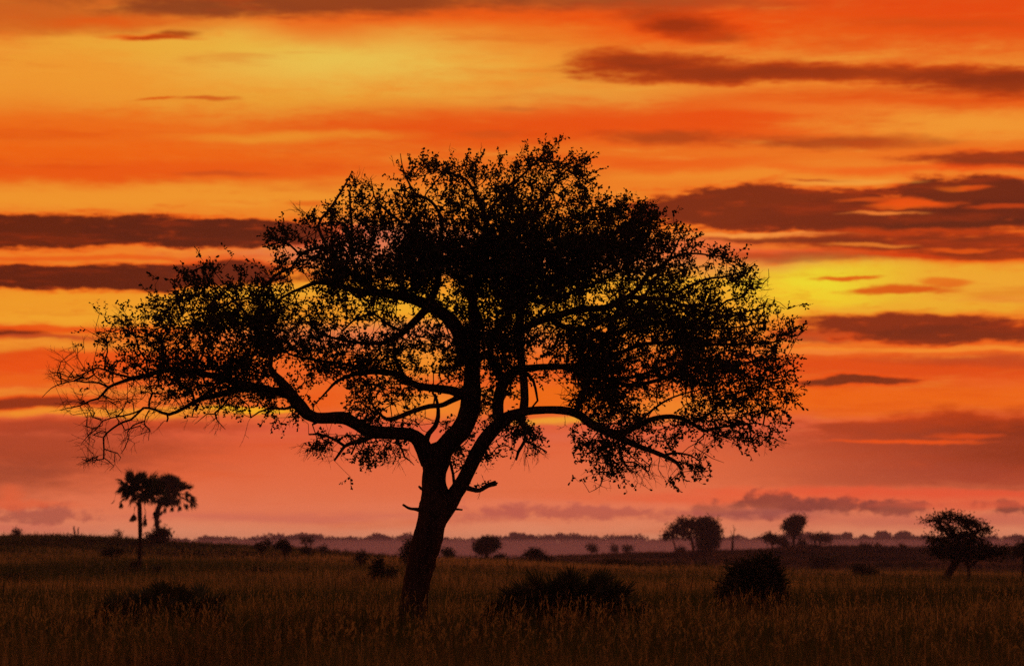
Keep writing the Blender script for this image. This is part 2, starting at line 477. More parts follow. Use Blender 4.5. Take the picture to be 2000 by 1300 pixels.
def tube(geo, pts, rad, sides=8, rough=0.0, seed=0, cap=True):
    pts = np.asarray(pts, float)
    rad = np.asarray(rad, float)
    n = len(pts)
    tan = unit(np.gradient(pts, axis=0))
    ref = np.array([0.0, 1.0, 0.1])
    a = unit(np.cross(tan, ref))
    b = np.cross(tan, a)
    ang = np.linspace(0, 2 * math.pi, sides, endpoint=False)
    r = np.repeat(rad[:, None], sides, 1)
    if rough > 0:
        rg = np.random.default_rng(seed)
        k = np.arange(n)[:, None] * 0.5
        ph = rg.uniform(0, 6.3, 6)
        r = r * (1 + rough * (0.45 * np.sin(3 * ang[None] + k * 0.35 + ph[0]) + 0.35 * np.sin(7 * ang[None] + k * 0.22 + ph[1])
                              + 0.5 * np.sin(2 * ang[None] - k * 0.6 + ph[2]) + rg.normal(0, 0.33, (n, sides))))
    v = pts[:, None] + r[..., None] * (np.cos(ang)[None, :, None] * a[:, None] + np.sin(ang)[None, :, None] * b[:, None])
    v = v.reshape(-1, 3)
    i = np.arange(n - 1)[:, None] * sides
    j = np.arange(sides)[None]
    j2 = (j + 1) % sides
    f = np.stack([i + j, i + j2, i + sides + j2, i + sides + j], -1).reshape(-1, 4)
    geo.add(v, f)
    if cap:
        tip = pts[-1] + tan[-1] * rad[-1] * 0.6
        base = (n - 1) * sides
        vv = np.vstack([v[base:base + sides], tip[None]])
        geo.add(vv, np.array([[q, (q + 1) % sides, sides] for q in range(sides)]))


def prisms(geo, a, b, ra, rb, sides=3):
    """one thin prism for each pair of points (arrays)"""
    a, b = np.asarray(a, float), np.asarray(b, float)
    ra, rb = np.asarray(ra, float), np.asarray(rb, float)
    if not len(a):
        return
    d = unit(b - a)
    u = unit(np.cross(d, np.array([0.31, 0.9, 0.27])))
    w = np.cross(d, u)
    ang = np.linspace(0, 2 * math.pi, sides, endpoint=False)
    ring = np.cos(ang)[None, :, None] * u[:, None] + np.sin(ang)[None, :, None] * w[:, None]
    va = a[:, None] - d[:, None] * (ra * 0.4)[:, None, None] + ring * ra[:, None, None]
    vb = b[:, None] + ring * rb[:, None, None]
    v = np.concatenate([va, vb], 1).reshape(-1, 3)
    base = np.arange(len(a))[:, None, None] * (2 * sides)
    j = np.arange(sides)
    j2 = (j + 1) % sides
    q = np.stack([j, j2, sides + j2, sides + j], -1)[None]
    geo.add(v, (base + q).reshape(-1, 4))


def leaves(geo, pos, d, length, width, rg, shape=6):
    """flat leaf blades: base at pos, pointing along d"""
    pos, d = np.asarray(pos, float), unit(d)
    n = len(pos)
    if not n:
        return
    side = unit(np.cross(d, unit(rg.normal(size=(n, 3)))))
    L = np.asarray(length)[:, None]
    W = np.asarray(width)[:, None] * 0.5
    if shape == 6:
        prof = [(0, 0), (0.35, 0.8), (0.72, 0.95), (1.0, 0.0), (0.72, -0.95), (0.35, -0.8)]
    else:
        prof = [(0, 0), (0.55, 1.0), (1.0, 0.1), (0.5, -1.0)]
    v = np.stack([pos + d * L * t + side * W * s for t, s in prof], 1).reshape(-1, 3)
    k = len(prof)
    geo.add(v, np.arange(n * k).reshape(n, k))


# ------------------------------------------------------------------ materials
def material(name, color, color2=None, scale=4.0, rough=0.85, spec=0.2, translucent=0.0, attr=None, stretch=(1, 1, 1), bump=0.0):
    m = bpy.data.materials.new(name)
    m.use_nodes = True
    t = m.node_tree
    b = t.nodes['Principled BSDF']
    b.inputs['Roughness'].default_value = rough
    b.inputs['Specular IOR Level'].default_value = spec
    out = t.nodes['Material Output']
    c2 = color2 or color
    rp = t.nodes.new('ShaderNodeValToRGB')
    rp.color_ramp.elements[0].color = tuple(color) + (1,)
    rp.color_ramp.elements[1].color = tuple(c2) + (1,)
    tcn = t.nodes.new('ShaderNodeTexCoord')
    mp = t.nodes.new('ShaderNodeMapping')
    mp.inputs['Scale'].default_value = stretch
    t.links.new(tcn.outputs['Object'], mp.inputs[0])
    no = t.nodes.new('ShaderNodeTexNoise')
    no.inputs['Scale'].default_value = scale
    no.inputs['Detail'].default_value = 6
    t.links.new(mp.outputs[0], no.inputs['Vector'])
    if attr:
        at = t.nodes.new('ShaderNodeAttribute')
        at.attribute_name = attr
        t.links.new(at.outputs['Fac'], rp.inputs[0])
    else:
        rp.color_ramp.elements[0].position = 0.35
        rp.color_ramp.elements[1].position = 0.65
        t.links.new(no.outputs[0], rp.inputs[0])
    t.links.new(rp.outputs[0], b.inputs['Base Color'])
    if bump:
        bm = t.nodes.new('ShaderNodeBump')
        bm.inputs['Strength'].default_value = bump
        bm.inputs['Distance'].default_value = 0.05
        t.links.new(no.outputs[0], bm.inputs['Height'])
        t.links.new(bm.outputs[0], b.inputs['Normal'])
    if translucent:
        tr = t.nodes.new('ShaderNodeBsdfTranslucent')
        t.links.new(rp.outputs[0], tr.inputs[0])
        mx = t.nodes.new('ShaderNodeMixShader')
        mx.inputs[0].default_value = translucent
        t.links.new(b.outputs[0], mx.inputs[1])
        t.links.new(tr.outputs[0], mx.inputs[2])
        t.links.new(mx.outputs[0], out.inputs[0])
    return m, rp


M_BARK, _ = material('bark', (0.028, 0.020, 0.015), (0.075, 0.052, 0.038), 5.0, 0.95, 0.1, stretch=(3, 3, 0.6), bump=0.8)
M_TWIG, _ = material('twig_bark', (0.035, 0.024, 0.018), (0.06, 0.042, 0.03), 8.0, 0.95, 0.05)
M_LEAF, _ = material('acacia_leaf', (0.030, 0.036, 0.014), (0.055, 0.060, 0.022), 3.0, 0.8, 0.1)
M_PALM, _ = material('palm_leaf', (0.045, 0.058, 0.028), (0.085, 0.095, 0.045), 2.0, 0.7, 0.2, translucent=0.12)
M_DEADPALM, _ = material('dry_palm_leaf', (0.07, 0.05, 0.03), (0.12, 0.085, 0.05), 2.0, 0.9, 0.1)
M_BUSH, _ = material('bush_leaf', (0.040, 0.045, 0.018), (0.075, 0.075, 0.032), 2.0, 0.85, 0.1, translucent=0.1)
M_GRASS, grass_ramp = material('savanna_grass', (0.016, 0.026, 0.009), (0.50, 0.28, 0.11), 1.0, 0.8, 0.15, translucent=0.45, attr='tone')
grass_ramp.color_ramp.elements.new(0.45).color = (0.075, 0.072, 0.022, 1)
M_FAR, _ = material('far_slope_grass', (0.045, 0.034, 0.02), (0.40, 0.22, 0.12), 1.0, 0.9, 0.05, translucent=0.15, attr='tone')
M_SOIL, _ = material('grassland_soil', (0.014, 0.011, 0.006), (0.036, 0.026, 0.013), 0.12, 1.0, 0.0, stretch=(1, 3, 1))
M_WOOD, _ = material('woodland_leaf', (0.035, 0.040, 0.022), (0.06, 0.06, 0.035), 0.05, 0.9, 0.05)

# ------------------------------------------------------------------ the ground
ys = np.concatenate([[-300, -120, -50, -15, 5], np.geomspace(20, 5500, 205)])
xs = np.sinh(np.linspace(-1, 1, 181) * 5.2) / math.sinh(5.2) * 5500.0
X, Y = np.meshgrid(xs, ys)
Z = ground_z(X, Y)
nx, ny = len(xs), len(ys)
idx = np.arange(nx * ny).reshape(ny, nx)
quads = np.stack([idx[:-1, :-1], idx[:-1, 1:], idx[1:, 1:], idx[1:, :-1]], -1).reshape(-1, 4)
ground = mesh_uniform('ground', np.stack([X, Y, Z], -1).reshape(-1, 3), quads, M_SOIL, None, True)
tag(ground, 'rolling savanna ground under the long grass', kind='structure')

# haze: one box of even air round everything, wholly below the sky
hz = bpy.data.materials.new('haze_air')
hz.use_nodes = True
hz.node_tree.nodes.clear()
vol = hz.node_tree.nodes.new('ShaderNodeVolumePrincipled')
vol.inputs['Color'].default_value = (0.86, 0.60, 0.86, 1)
vol.inputs['Density'].default_value = 0.00012
vol.inputs['Anisotropy'].default_value = 0.0
ho = hz.node_tree.nodes.new('ShaderNodeOutputMaterial')
hz.node_tree.links.new(vol.outputs[0], ho.inputs['Volume'])
bx = np.array([(x, y, z) for x in (-5600, 5600) for y in (-400, 5600) for z in (-18, 40)], float)
bf = np.array([(0, 1, 3, 2), (4, 6, 7, 5), (0, 4, 5, 1), (2, 3, 7, 6), (0, 2, 6, 4), (1, 5, 7, 3)])
haze = mesh_uniform('haze', bx, bf, hz)
tag(haze, 'evening haze lying over the plain', kind='stuff')

# low mist lying in the far valley: a flat closed lens of air
mm = bpy.data.materials.new('valley_mist_air')
mm.use_nodes = True
mm.node_tree.nodes.clear()
v2 = mm.node_tree.nodes.new('ShaderNodeVolumePrincipled')
v2.inputs['Color'].default_value = (0.95, 0.67, 0.88, 1)
v2.inputs['Density'].default_value = 0.00095
mo = mm.node_tree.nodes.new('ShaderNodeOutputMaterial')
mm.node_tree.links.new(v2.outputs[0], mo.inputs['Volume'])
th = np.linspace(0, math.pi, 17)
ph = np.linspace(0, 2 * math.pi, 48, endpoint=False)
mv = [(0, 0, 1.0)] + [(math.sin(t) * math.cos(p), math.sin(t) * math.sin(p), math.cos(t)) for t in th[1:-1] for p in ph] + [(0, 0, -1.0)]
mv = np.array(mv) * np.array([3300, 1300, 27]) + np.array([350, 2700, -10])
ra = np.arange(48)
tri = [[(0, 1 + i, 1 + (i + 1) % 48) for i in ra], [(len(mv) - 1, 1 + 14 * 48 + (i + 1) % 48, 1 + 14 * 48 + i) for i in ra]]
qd = np.array([(1 + k * 48 + i, 1 + (k + 1) * 48 + i, 1 + (k + 1) * 48 + (i + 1) % 48, 1 + k * 48 + (i + 1) % 48) for k in range(14) for i in ra])
mist = mesh_uniform('mist', mv, [np.array(tri[0] + tri[1]), qd], mm)
tag(mist, 'pink evening mist lying in the far valley', kind='stuff')

# ------------------------------------------------------------------ tree growth
LEAFY_DIGIT = np.array([0, .10, .22, .36, .50, .64, .76, .86, .94, .995])


def grow(limbs, targets, rg, seg=0.28, wander=0.06, ppm=78.0, path_cost=0.22):
    """limbs: list of arrays (x,y,z,r). Every target is joined to the nearest wood; returns the new edges and each target's limb and node."""
    npos, nlimb, npath, nrad = [], [], [], []
    for li, L in enumerate(limbs):
        for p in L:
            npos.append(p[:3])
            nlimb.append(li)
            npath.append(0.0)
            nrad.append(p[3])
    n0 = len(npos)
    cap = n0 + len(targets) * 14 + 10
    pos = np.zeros((cap, 3))
    pos[:n0] = npos
    limb = np.zeros(cap, int)
    limb[:n0] = nlimb
    path = np.zeros(cap)
    par = np.full(cap, -1)
    n = n0
    d0 = np.array([np.min(np.sum((pos[:n0] - t) ** 2, 1)) for t in targets])
    order = np.argsort(d0)
    end = np.zeros(len(targets), int)
    for ti in order:
        t = targets[ti]
        dd = np.sqrt(np.sum((pos[:n] - t) ** 2, 1))
        k = int(np.argmin(dd + path_cost * path[:n]))
        a = pos[k]
        L = dd[k]
        m = int(min(12, max(1, round(L / seg))))
        bow = rg.normal(0, wander, 3) * L * 1.6
        prev = k
        for q in range(1, m + 1):
            s = q / m
            p = a + (t - a) * s + bow * math.sin(s * math.pi)
            if q < m:
                p = p + rg.normal(0, wander * 0.5, 3) * min(seg, L)
            pos[n] = p
            par[n] = prev
            limb[n] = limb[k]
            path[n] = path[prev] + L / m
            prev = n
            n += 1
        end[ti] = prev
    load = np.zeros(n)
    load[end] += 1
    for i in range(n - 1, n0 - 1, -1):
        load[par[i]] += load[i]
    return pos[:n], par[:n], limb[:n], load, end, n0


# ------------------------------------------------------------------ the great acacia
TREE_Y = 60.0
PPM = F / TREE_Y
# each limb: (name, [(px, py, half width px, depth m toward the back)])
LIMBS = [
    ('trunk', [(803, 1246, 50, 0), (804, 1226, 39, 0), (806, 1205, 33, 0), (809, 1180, 28.5, 0), (813, 1145, 26.5, 0), (821, 1108, 27, 0), (829, 1075, 28.5, 0), (837, 1045, 29, 0), (844, 1016, 29, 0), (849, 992, 33, 0), (850, 968, 28, 0), (847, 940, 23, 0), (849, 912, 24, 0), (853, 890, 27, 0), (856, 874, 24, 0)]),
    ('limb', [(838, 905, 16, 0), (829, 878, 17, -.1), (818, 860, 15, -.2), (800, 848, 13, -.4), (762, 845, 12.5, -.6), (722, 842, 12.5, -.8), (698, 829, 11.5, -1), (670, 815, 11.5, -1.2), (640, 816, 10.5, -1.3), (616, 815, 10.5, -1.4), (600, 808, 11.5, -1.4), (588, 794, 13, -1.5), (574, 778, 12, -1.6), (560, 758, 10.5, -1.6), (546, 742, 8.5, -1.7), (534, 729, 6.5, -1.9), (528, 716, 4.5, -2), (530, 700, 4, -2.1), (520, 675, 3.5, -2.2), (500, 640, 3, -2.4), (470, 600, 2.3, -2.5), (440, 570, 1.6, -2.6), (405, 540, 1.2, -2.7), (398, 520, .8, -2.7)]),
    ('limb', [(570, 775, 9, -1.6), (552, 766, 9, -1.4), (530, 762, 8, -1.2), (502, 757, 9, -1), (478, 756, 8, -1), (450, 764, 6.5, -1), (420, 772, 5.5, -1.1), (402, 776, 5, -1.1), (380, 784, 4.2, -1.2), (360, 796, 3.6, -1.2), (330, 809, 3.4, -1.3), (304, 800, 2.6, -1.4), (280, 796, 2.4, -1.4), (266, 810, 2.2, -1.5), (256, 819, 2.2, -1.5), (240, 824, 2.0, -1.5), (220, 836, 1.9, -1.6), (202, 854, 1.7, -1.6), (203, 876, 1.6, -1.6), (202, 896, 1.4, -1.6), (186, 898, 1.1, -1.6), (172, 900, .9, -1.6), (160, 896, .6, -1.6)]),
    ('limb', [(500, 755, 7, -1), (460, 745, 6.5, -.6), (410, 732, 6, -.3), (360, 724, 5.5, 0), (320, 722, 5.2, .2), (290, 732, 5, .3), (260, 738, 4.4, .3), (236, 746, 3.6, .4), (212, 756, 3, .4), (200, 770, 2.6, .4), (192, 778, 2.3, .4), (176, 782, 1.8, .4), (156, 792, 1.4, .4), (126, 798, .9, .4), (116, 801, .5, .4)]),
    ('limb', [(212, 756, 2.4, .4), (192, 747, 2, .4), (166, 746, 1.8, .5), (146, 743, 1.5, .5), (120, 749, 1.3, .5), (100, 758, .9, .5), (82, 776, .5, .5)]),
    ('limb', [(260, 738, 2.6, .3), (220, 728, 2.1, .1), (192, 718, 1.7, 0), (170, 726, 1.3, 0), (132, 743, 1.0, 0), (112, 735, .6, 0), (96, 722, .4, 0)]),
    ('limb', [(280, 798, 1.8, -1.4), (262, 806, 1.6, -1.3), (238, 812, 1.5, -1.2), (216, 816, 1.3, -1.1), (200, 822, 1.2, -1.1), (188, 838, 1.1, -1.1), (172, 850, .9, -1), (158, 868, .5, -1)]),
    ('limb', [(292, 800, 1.5, -1.4), (284, 814, 1.3, -1.4), (282, 828, 1.2, -1.4), (292, 838, .9, -1.3), (290, 860, .5, -1.3)]),
    ('limb', [(283, 822, 1.4, -1.4), (260, 830, 1.3, -1.4), (248, 844, 1.2, -1.4), (251, 856, 1.1, -1.4), (244, 874, .9, -1.4), (236, 886, .5, -1.4)]),
    ('limb', [(203, 876, 1.2, -1.6), (214, 880, 1, -1.6), (229, 884, .9, -1.6), (236, 893, .7, -1.6), (232, 900, .4, -1.6)]),
    ('limb', [(202, 893, 1.1, -1.6), (212, 900, 1, -1.6), (222, 909, .8, -1.6), (214, 919, .4, -1.6)]),
    ('limb', [(326, 808, 2, -1.3), (328, 816, 1.8, -1.3), (326, 823, 1.6, -1.3)]),
    ('limb', [(388, 790, 1.7, -1.2), (378, 800, 1.4, -1.2), (375, 814, 1.2, -1.2)]),
    ('limb', [(446, 778, 2.4, -1), (434, 794, 2.2, -1), (420, 806, 2, -1), (424, 820, 1.2, -1), (440, 838, .6, -1)]),
    ('limb', [(420, 808, 1.4, -1), (404, 808, 1.1, -1), (392, 818, .8, -1), (380, 828, .4, -1)]),
    ('limb', [(572, 792, 3, -1.5), (556, 798, 2.6, -1.7), (526, 797, 2, -1.8), (506, 804, 1.7, -1.9), (490, 815, 1.2, -2)]),
    ('limb', [(640, 822, 5, -1.3), (622, 822, 3.5, -1.5), (610, 829, 2, -1.5)]),
    ('limb', [(728, 850, 6, -.8), (706, 860, 5, -1.2), (688, 864, 4, -1.5), (672, 872, 3.2, -1.8), (662, 886, 2.6, -1.9), (653, 899, 1.8, -2)]),
    ('limb', [(674, 871, 3, -1.8), (654, 858, 2.8, -1.9), (640, 852, 2.4, -2), (624, 847, 2, -2), (603, 848, 1.6, -2)]),
    ('limb', [(696, 866, 2, -1.4), (690, 878, 1.8, -1.4), (686, 887, 2, -1.4)]),
    ('limb', [(772, 852, 3.5, -.6), (778, 864, 2.6, -.9), (786, 880, 2.2, -1), (790, 892, 1.8, -1), (800, 899, 1.3, -1), (809, 908, .7, -1)]),
    # centre stem and its forks
    ('limb', [(856, 890, 22, 0), (866, 876, 21, .1), (880, 860, 20, .1), (898, 842, 20, .2), (910, 820, 20, .3), (917, 798, 20, .3), (920, 775, 19, .4), (922, 745, 16, .5), (923, 715, 15.5, .5), (924, 685, 15, .6), (926, 655, 13, .6), (926, 625, 11.5, .7), (924, 595, 10.5, .7), (923, 565, 9.5, .8), (930, 545, 9, .8), (940, 520, 8, .9), (947, 490, 7, 1), (949, 455, 6, 1), (948, 430, 5, 1), (940, 400, 4, 1), (928, 377, 3.4, 1.1), (910, 351, 2.8, 1.2), (892, 342, 2.2, 1.3), (871, 337, 1.8, 1.4), (850, 330, 1.2, 1.5), (832, 318, .8, 1.5)]),
    ('limb', [(922, 570, 7, .8), (908, 552, 6.5, .5), (890, 538, 6, .2), (870, 515, 5.2, -.2), (858, 480, 4.6, -.5), (864, 440, 4.2, -.8), (856, 412, 3.6, -.9), (838, 390, 3, -1), (812, 378, 2.4, -1.2), (795, 350, 1.8, -1.3), (786, 325, 1.2, -1.4), (782, 300, .7, -1.4)]),
    ('limb', [(948, 440, 4.5, 1), (962, 405, 3.6, 1.4), (985, 370, 3, 1.8), (1012, 350, 2.6, 2.1), (1035, 328, 2.2, 2.2), (1057, 305, 1.8, 2.3), (1072, 288, 1.0, 2.4)]),
    ('limb', [(1016, 560, 7, -.6), (1022, 520, 6.2, -.9), (1034, 480, 5.4, -1.2), (1040, 440, 4.6, -1.4), (1050, 400, 3.8, -1.5), (1068, 377, 3, -1.6), (1087, 351, 2.3, -1.7), (1110, 330, 1.8, -1.8), (1135, 318, 1.2, -1.8), (1152, 306, .6, -1.8)]),
    ('limb', [(905, 700, 0.1 + 13, .5), (900, 662, 13.5, .2), (886, 632, 13.5, -.1), (862, 610, 12.5, -.4), (832, 594, 11.5, -.7), (792, 580, 9.5, -1.1), (742, 572, 7.5, -1.5), (702, 569, 6.3, -1.9), (652, 556, 5, -2.3), (620, 552, 4, -2.5), (586, 564, 3, -2.7), (556, 578, 2.2, -2.9), (530, 600, 1.5, -3)]),
    ('limb', [(836, 596, 8, -.6), (850, 566, 7.5, -.4), (856, 538, 6.5, -.1), (846, 505, 5.5, .3), (820, 470, 4.6, .7), (790, 440, 3.8, 1.1), (760, 415, 3, 1.4), (735, 392, 2.2, 1.6), (728, 370, 1.4, 1.7), (724, 347, .7, 1.7)]),
    ('limb', [(742, 572, 6, -1.5), (700, 545, 5, -2), (665, 515, 4.4, -2.4), (636, 485, 3.8, -2.8), (608, 487, 3.2, -3), (586, 498, 2.8, -3.1), (570, 522, 2.4, -3.1), (546, 532, 2.8, -3.1), (528, 546, 2.2, -3.1), (518, 560, 1.2, -3.1)]),
    ('limb', [(586, 498, 2.4, -3.1), (566, 478, 2.1, -3.1), (550, 473, 1.9, -3.1), (518, 482, 1.2, -3.1)]),
    ('limb', [(640, 488, 3.4, -2.8), (622, 440, 2.8, -2.4), (636, 418, 2.6, -2.2), (650, 400, 2.4, -2), (677, 356, 1.8, -1.8), (687, 336, .8, -1.8)]),
    ('limb', [(700, 545, 4.2, -2), (688, 500, 3.6, -1.2), (687, 440, 2.8, -.6), (684, 400, 2.2, -.4), (682, 372, 1.2, -.4)]),
    ('limb', [(835, 600, 8, -.7), (815, 622, 7.5, -.3), (796, 640, 6.5, .3), (776, 656, 5.5, .8), (750, 668, 4.5, 1.3), (715, 670, 3.8, 1.8), (670, 664, 3, 2.3), (625, 650, 2.4, 2.7), (590, 620, 1.6, 3)]),
    ('limb', [(800, 650, 3.4, .2), (770, 640, 3, .1), (756, 632, 2.7, 0), (742, 620, 2.5, 0), (728, 611, 2.4, -.1), (710, 616, 2.3, -.2), (692, 624, 2.2, -.3), (670, 645, 1.6, -.5)]),
    ('limb', [(908, 772, 11, .4), (880, 762, 9, .7), (845, 758, 8, 1), (812, 752, 7, 1.4), (790, 738, 6.3, 1.7), (762, 728, 6, 2), (722, 726, 5.6, 2.3), (684, 733, 4.4, 2.6), (657, 745, 3.4, 2.8), (642, 760, 2.4, 2.8), (616, 788, 1, 2.9)]),
    ('limb', [(722, 726, 4, 2.3), (680, 712, 3.6, 2.7), (640, 706, 3.2, 3), (600, 700, 2.6, 3.3), (560, 688, 2, 3.5), (520, 650, 1.6, 3.6)]),
    ('limb', [(904, 772, 6, .3), (882, 782, 5.5, -.1), (862, 791, 5.2, -.5), (838, 793, 5, -.9), (805, 803, 5, -1.3), (778, 814, 4.6, -1.6), (755, 818, 3.6, -1.9), (735, 800, 2.4, -2.2), (720, 780, 1.6, -2.4)]),
    ('limb', [(832, 860, 7, -.1), (838, 846, 5.5, .1), (850, 832, 5.2, .4), (856, 812, 4.4, .6), (855, 790, 3.4, .8), (850, 770, 2.4, .9)]),
    ('limb', [(790, 738, 5, 1.7), (772, 700, 4.6, 1.9), (768, 670, 3.6, 2.1), (745, 650, 2.6, 2.3)]),
    # eastern limb and what it carries
    ('limb', [(858, 1010, 19, 0), (876, 985, 18, 0), (890, 962, 15.5, 0), (905, 938, 14, 0), (922, 902, 13.5, -.1), (937, 874, 13.5, -.2), (952, 852, 13.5, -.3), (970, 832, 13.5, -.4), (990, 815, 11.5, -.5), (1012, 806, 9.5, -.6), (1040, 801.5, 8, -.8), (1080, 800, 7.8, -1), (1112, 803, 8.2, -1.1), (1135, 812, 8, -1.2), (1155, 828, 8, -1.3), (1178, 839, 8, -1.4), (1202, 849, 8, -1.5), (1225, 861, 6.5, -1.6), (1250, 872, 5.4, -1.7), (1275, 881, 4.8, -1.8), (1300, 891, 4.4, -1.9), (1322, 903, 3.8, -2), (1331, 916, 2.6, -2)]),
    ('limb', [(1205, 850, 7, -1.5), (1225, 842, 6.5, -1.2), (1250, 829, 5.6, -.9), (1277, 817, 5.4, -.7), (1312, 813, 5, -.5), (1337, 819, 4.6, -.4), (1357, 830, 4, -.3), (1378, 841, 3.2, -.2), (1400, 835, 2.4, 0), (1440, 830, 1.8, .2), (1480, 826, 1.2, .4), (1510, 838, .7, .5)]),
    ('limb', [(1352, 826, 3.6, -.4), (1387, 806, 3.2, -.8), (1405, 788, 2.8, -1), (1425, 773, 2.4, -1.2), (1450, 764, 2, -1.4), (1485, 745, 1.6, -1.6), (1520, 738, 1, -1.8), (1552, 730, .6, -1.9)]),
    ('limb', [(1230, 838, 3.6, -.8), (1260, 812, 2.6, 0), (1285, 792, 2.3, .3), (1305, 780, 2, .5), (1330, 770, 1.6, .7), (1370, 760, 1.2, .9)]),
    ('limb', [(1127, 800, 6.5, -1.1), (1137, 772, 6.5, -.8), (1150, 742, 6, -.4), (1175, 712, 5.4, .1), (1210, 690, 4.6, .6), (1260, 672, 4, 1.2), (1320, 668, 3.4, 1.7), (1380, 672, 2.8, 2.1), (1447, 672, 2.4, 2.4), (1480, 669, 2.1, 2.5), (1518, 667, 1.8, 2.6), (1528, 655, 1.6, 2.6), (1560, 654, 1.2, 2.7), (1578, 637, .6, 2.7)]),
    ('limb', [(1160, 732, 5, -.2), (1200, 745, 4.6, -.7), (1240, 752, 4, -1.2), (1300, 738, 3.4, -1.7), (1360, 722, 2.8, -2.1), (1420, 716, 2.2, -2.4), (1470, 705, 1.6, -2.6), (1520, 700, 1.2, -2.7), (1550, 711, .7, -2.7)]),
    ('limb', [(1022, 808, 9, -.6), (1025, 780, 8, -.4), (1024, 750, 8, -.2), (1020, 715, 8, 0), (1015, 680, 8.5, .1), (1014, 650, 9, .1), (1016, 620, 9, 0), (1019, 590, 8.5, -.3), (1016, 560, 7.5, -.6), (1000, 520, 5.6, 0), (985, 480, 4.6, .6), (990, 430, 3.6, 1.2), (1000, 390, 2.8, 1.5), (1005, 345, 1.8, 1.8)]),
    ('limb', [(975, 832, 11, -.4), (972, 800, 11, 0), (975, 770, 11, .3), (985, 745, 10, .6), (1003, 727, 8, .8), (1030, 719, 7, 1), (1070, 716, 6.5, 1.3), (1110, 717, 6, 1.6), (1145, 726, 5.2, 1.9), (1185, 740, 4.4, 2.2), (1240, 735, 3.6, 2.6), (1300, 715, 2.8, 3), (1370, 700, 2, 3.3)]),
    ('limb', [(985, 750, 8, .6), (968, 720, 7.5, .9), (958, 685, 7, 1.2), (966, 650, 6.5, 1.5), (990, 620, 5.8, 1.9), (1010, 575, 5, 2.3), (1050, 540, 4.2, 2.7), (1095, 500, 3.4, 3), (1130, 455, 2.6, 3.2), (1160, 420, 1.8, 3.3)]),
    ('limb', [(1014, 650, 8, .1), (1040, 632, 8, -.3), (1075, 620, 7.5, -.7), (1110, 610, 7, -1), (1150, 603, 6.5, -1.3), (1180, 602, 6.5, -1.6), (1205, 591, 6, -1.9), (1228, 579, 5.2, -2.1), (1250, 560, 4.6, -2.3), (1262, 540, 4, -2.4), (1290, 520, 3.4, -2.6), (1320, 500, 2.6, -2.8), (1360, 495, 2, -2.9), (1400, 500, 1.4, -3), (1430, 492, .7, -3)]),
    ('limb', [(1228, 580, 5, -2.1), (1262, 582, 4.4, -1.8), (1300, 585, 4, -1.5), (1345, 600, 3.4, -1.2), (1395, 613, 2.8, -1), (1435, 616, 2.2, -.9), (1463, 607, 1.9, -.9), (1492, 601, 1.7, -.8), (1499, 583, 1.1, -.8)]),
    ('limb', [(1392, 612, 2.3, -1), (1420, 587, 2, -1.1), (1445, 582, 1.8, -1.1), (1458, 568, 1.6, -1.2), (1472, 555, 1.5, -1.2), (1490, 554, 1.2, -1.2), (1502, 542, .8, -1.2), (1501, 525, .4, -1.2)]),
    ('limb', [(1300, 585, 3.4, -1.5), (1340, 562, 3, -1), (1380, 545, 2.5, -.6), (1420, 540, 2, -.3), (1450, 530, 1.5, 0), (1476, 516, .7, .1)]),
    ('limb', [(1075, 622, 6, -.6), (1105, 640, 5.5, 0), (1140, 642, 5.4, .5), (1182, 624, 5, 1), (1215, 614, 4.4, 1.4), (1245, 596, 3.8, 1.8), (1280, 545, 3, 2.2), (1310, 500, 2.3, 2.5), (1330, 460, 1.4, 2.7)]),
    ('limb', [(1140, 642, 5, .5), (1180, 655, 4.6, .9), (1240, 640, 4, 1.4), (1300, 630, 3.4, 1.8), (1370, 640, 2.8, 2.2), (1430, 640, 2, 2.5), (1490, 630, 1.3, 2.7)]),
    ('limb', [(1022, 590, 6, -.3), (1060, 565, 5.6, -.9), (1100, 530, 5, -1.4), (1150, 490, 4.4, -1.9), (1200, 455, 3.6, -2.3), (1240, 425, 2.6, -2.6), (1270, 400, 1.4, -2.8)]),
    ('limb', [(1010, 575, 5, 2.3), (1060, 590, 4.6, 2.9), (1120, 570, 4, 3.3), (1190, 540, 3.4, 3.7), (1250, 500, 2.6, 4), (1290, 450, 1.8, 4.2)]),
    # hanging wood under the eastern limb
    ('limb', [(1020, 812, 5, -.6), (1024, 840, 4, -.9), (1026, 858, 3.4, -1), (1012, 882, 3.2, -1.1), (1008, 898, 1.8, -1.1)]),
    ('limb', [(1027, 860, 2.6, -1), (1040, 868, 2.2, -1), (1056, 875, 1.7, -1), (1068, 882, 1.2, -1)]),
    ('limb', [(1206, 855, 3, -1.5), (1210, 875, 2.5, -1.8), (1217, 900, 2.2, -2), (1228, 918, 1.6, -2.1), (1240, 923, .9, -2.1)]),
    ('limb', [(1218, 903, 1.7, -2), (1238, 902, 1.5, -2.2), (1254, 912, 1.3, -2.3), (1266, 924, 1, -2.4), (1270, 936, .5, -2.4)]),
    ('limb', [(1207, 858, 2, -1.5), (1190, 880, 1.7, -1.2), (1184, 905, 1.4, -1.1), (1178, 925, 1.1, -1.1), (1173, 948, .9, -1), (1151, 961, .5, -1)]),
    ('limb', [(1300, 888, 3, -1.9), (1316, 884, 2.4, -2.1), (1345, 888, 1.7, -2.3), (1365, 898, 1.1, -2.4)]),
    ('limb', [(1378, 846, 1.7, -.2), (1363, 860, 1.3, -.2), (1356, 872, 1.1, -.2), (1375, 884, .9, -.2), (1390, 894, .7, -.2), (1414, 903, .4, -.2)]),
    # thin stem in the fork
    ('limb', [(872, 966, 4.5, .1), (880, 956, 3.6, .2), (887, 944, 3.2, .2), (885, 925, 3, .3), (880, 904, 3, .3), (872, 885, 3.4, .3)]),
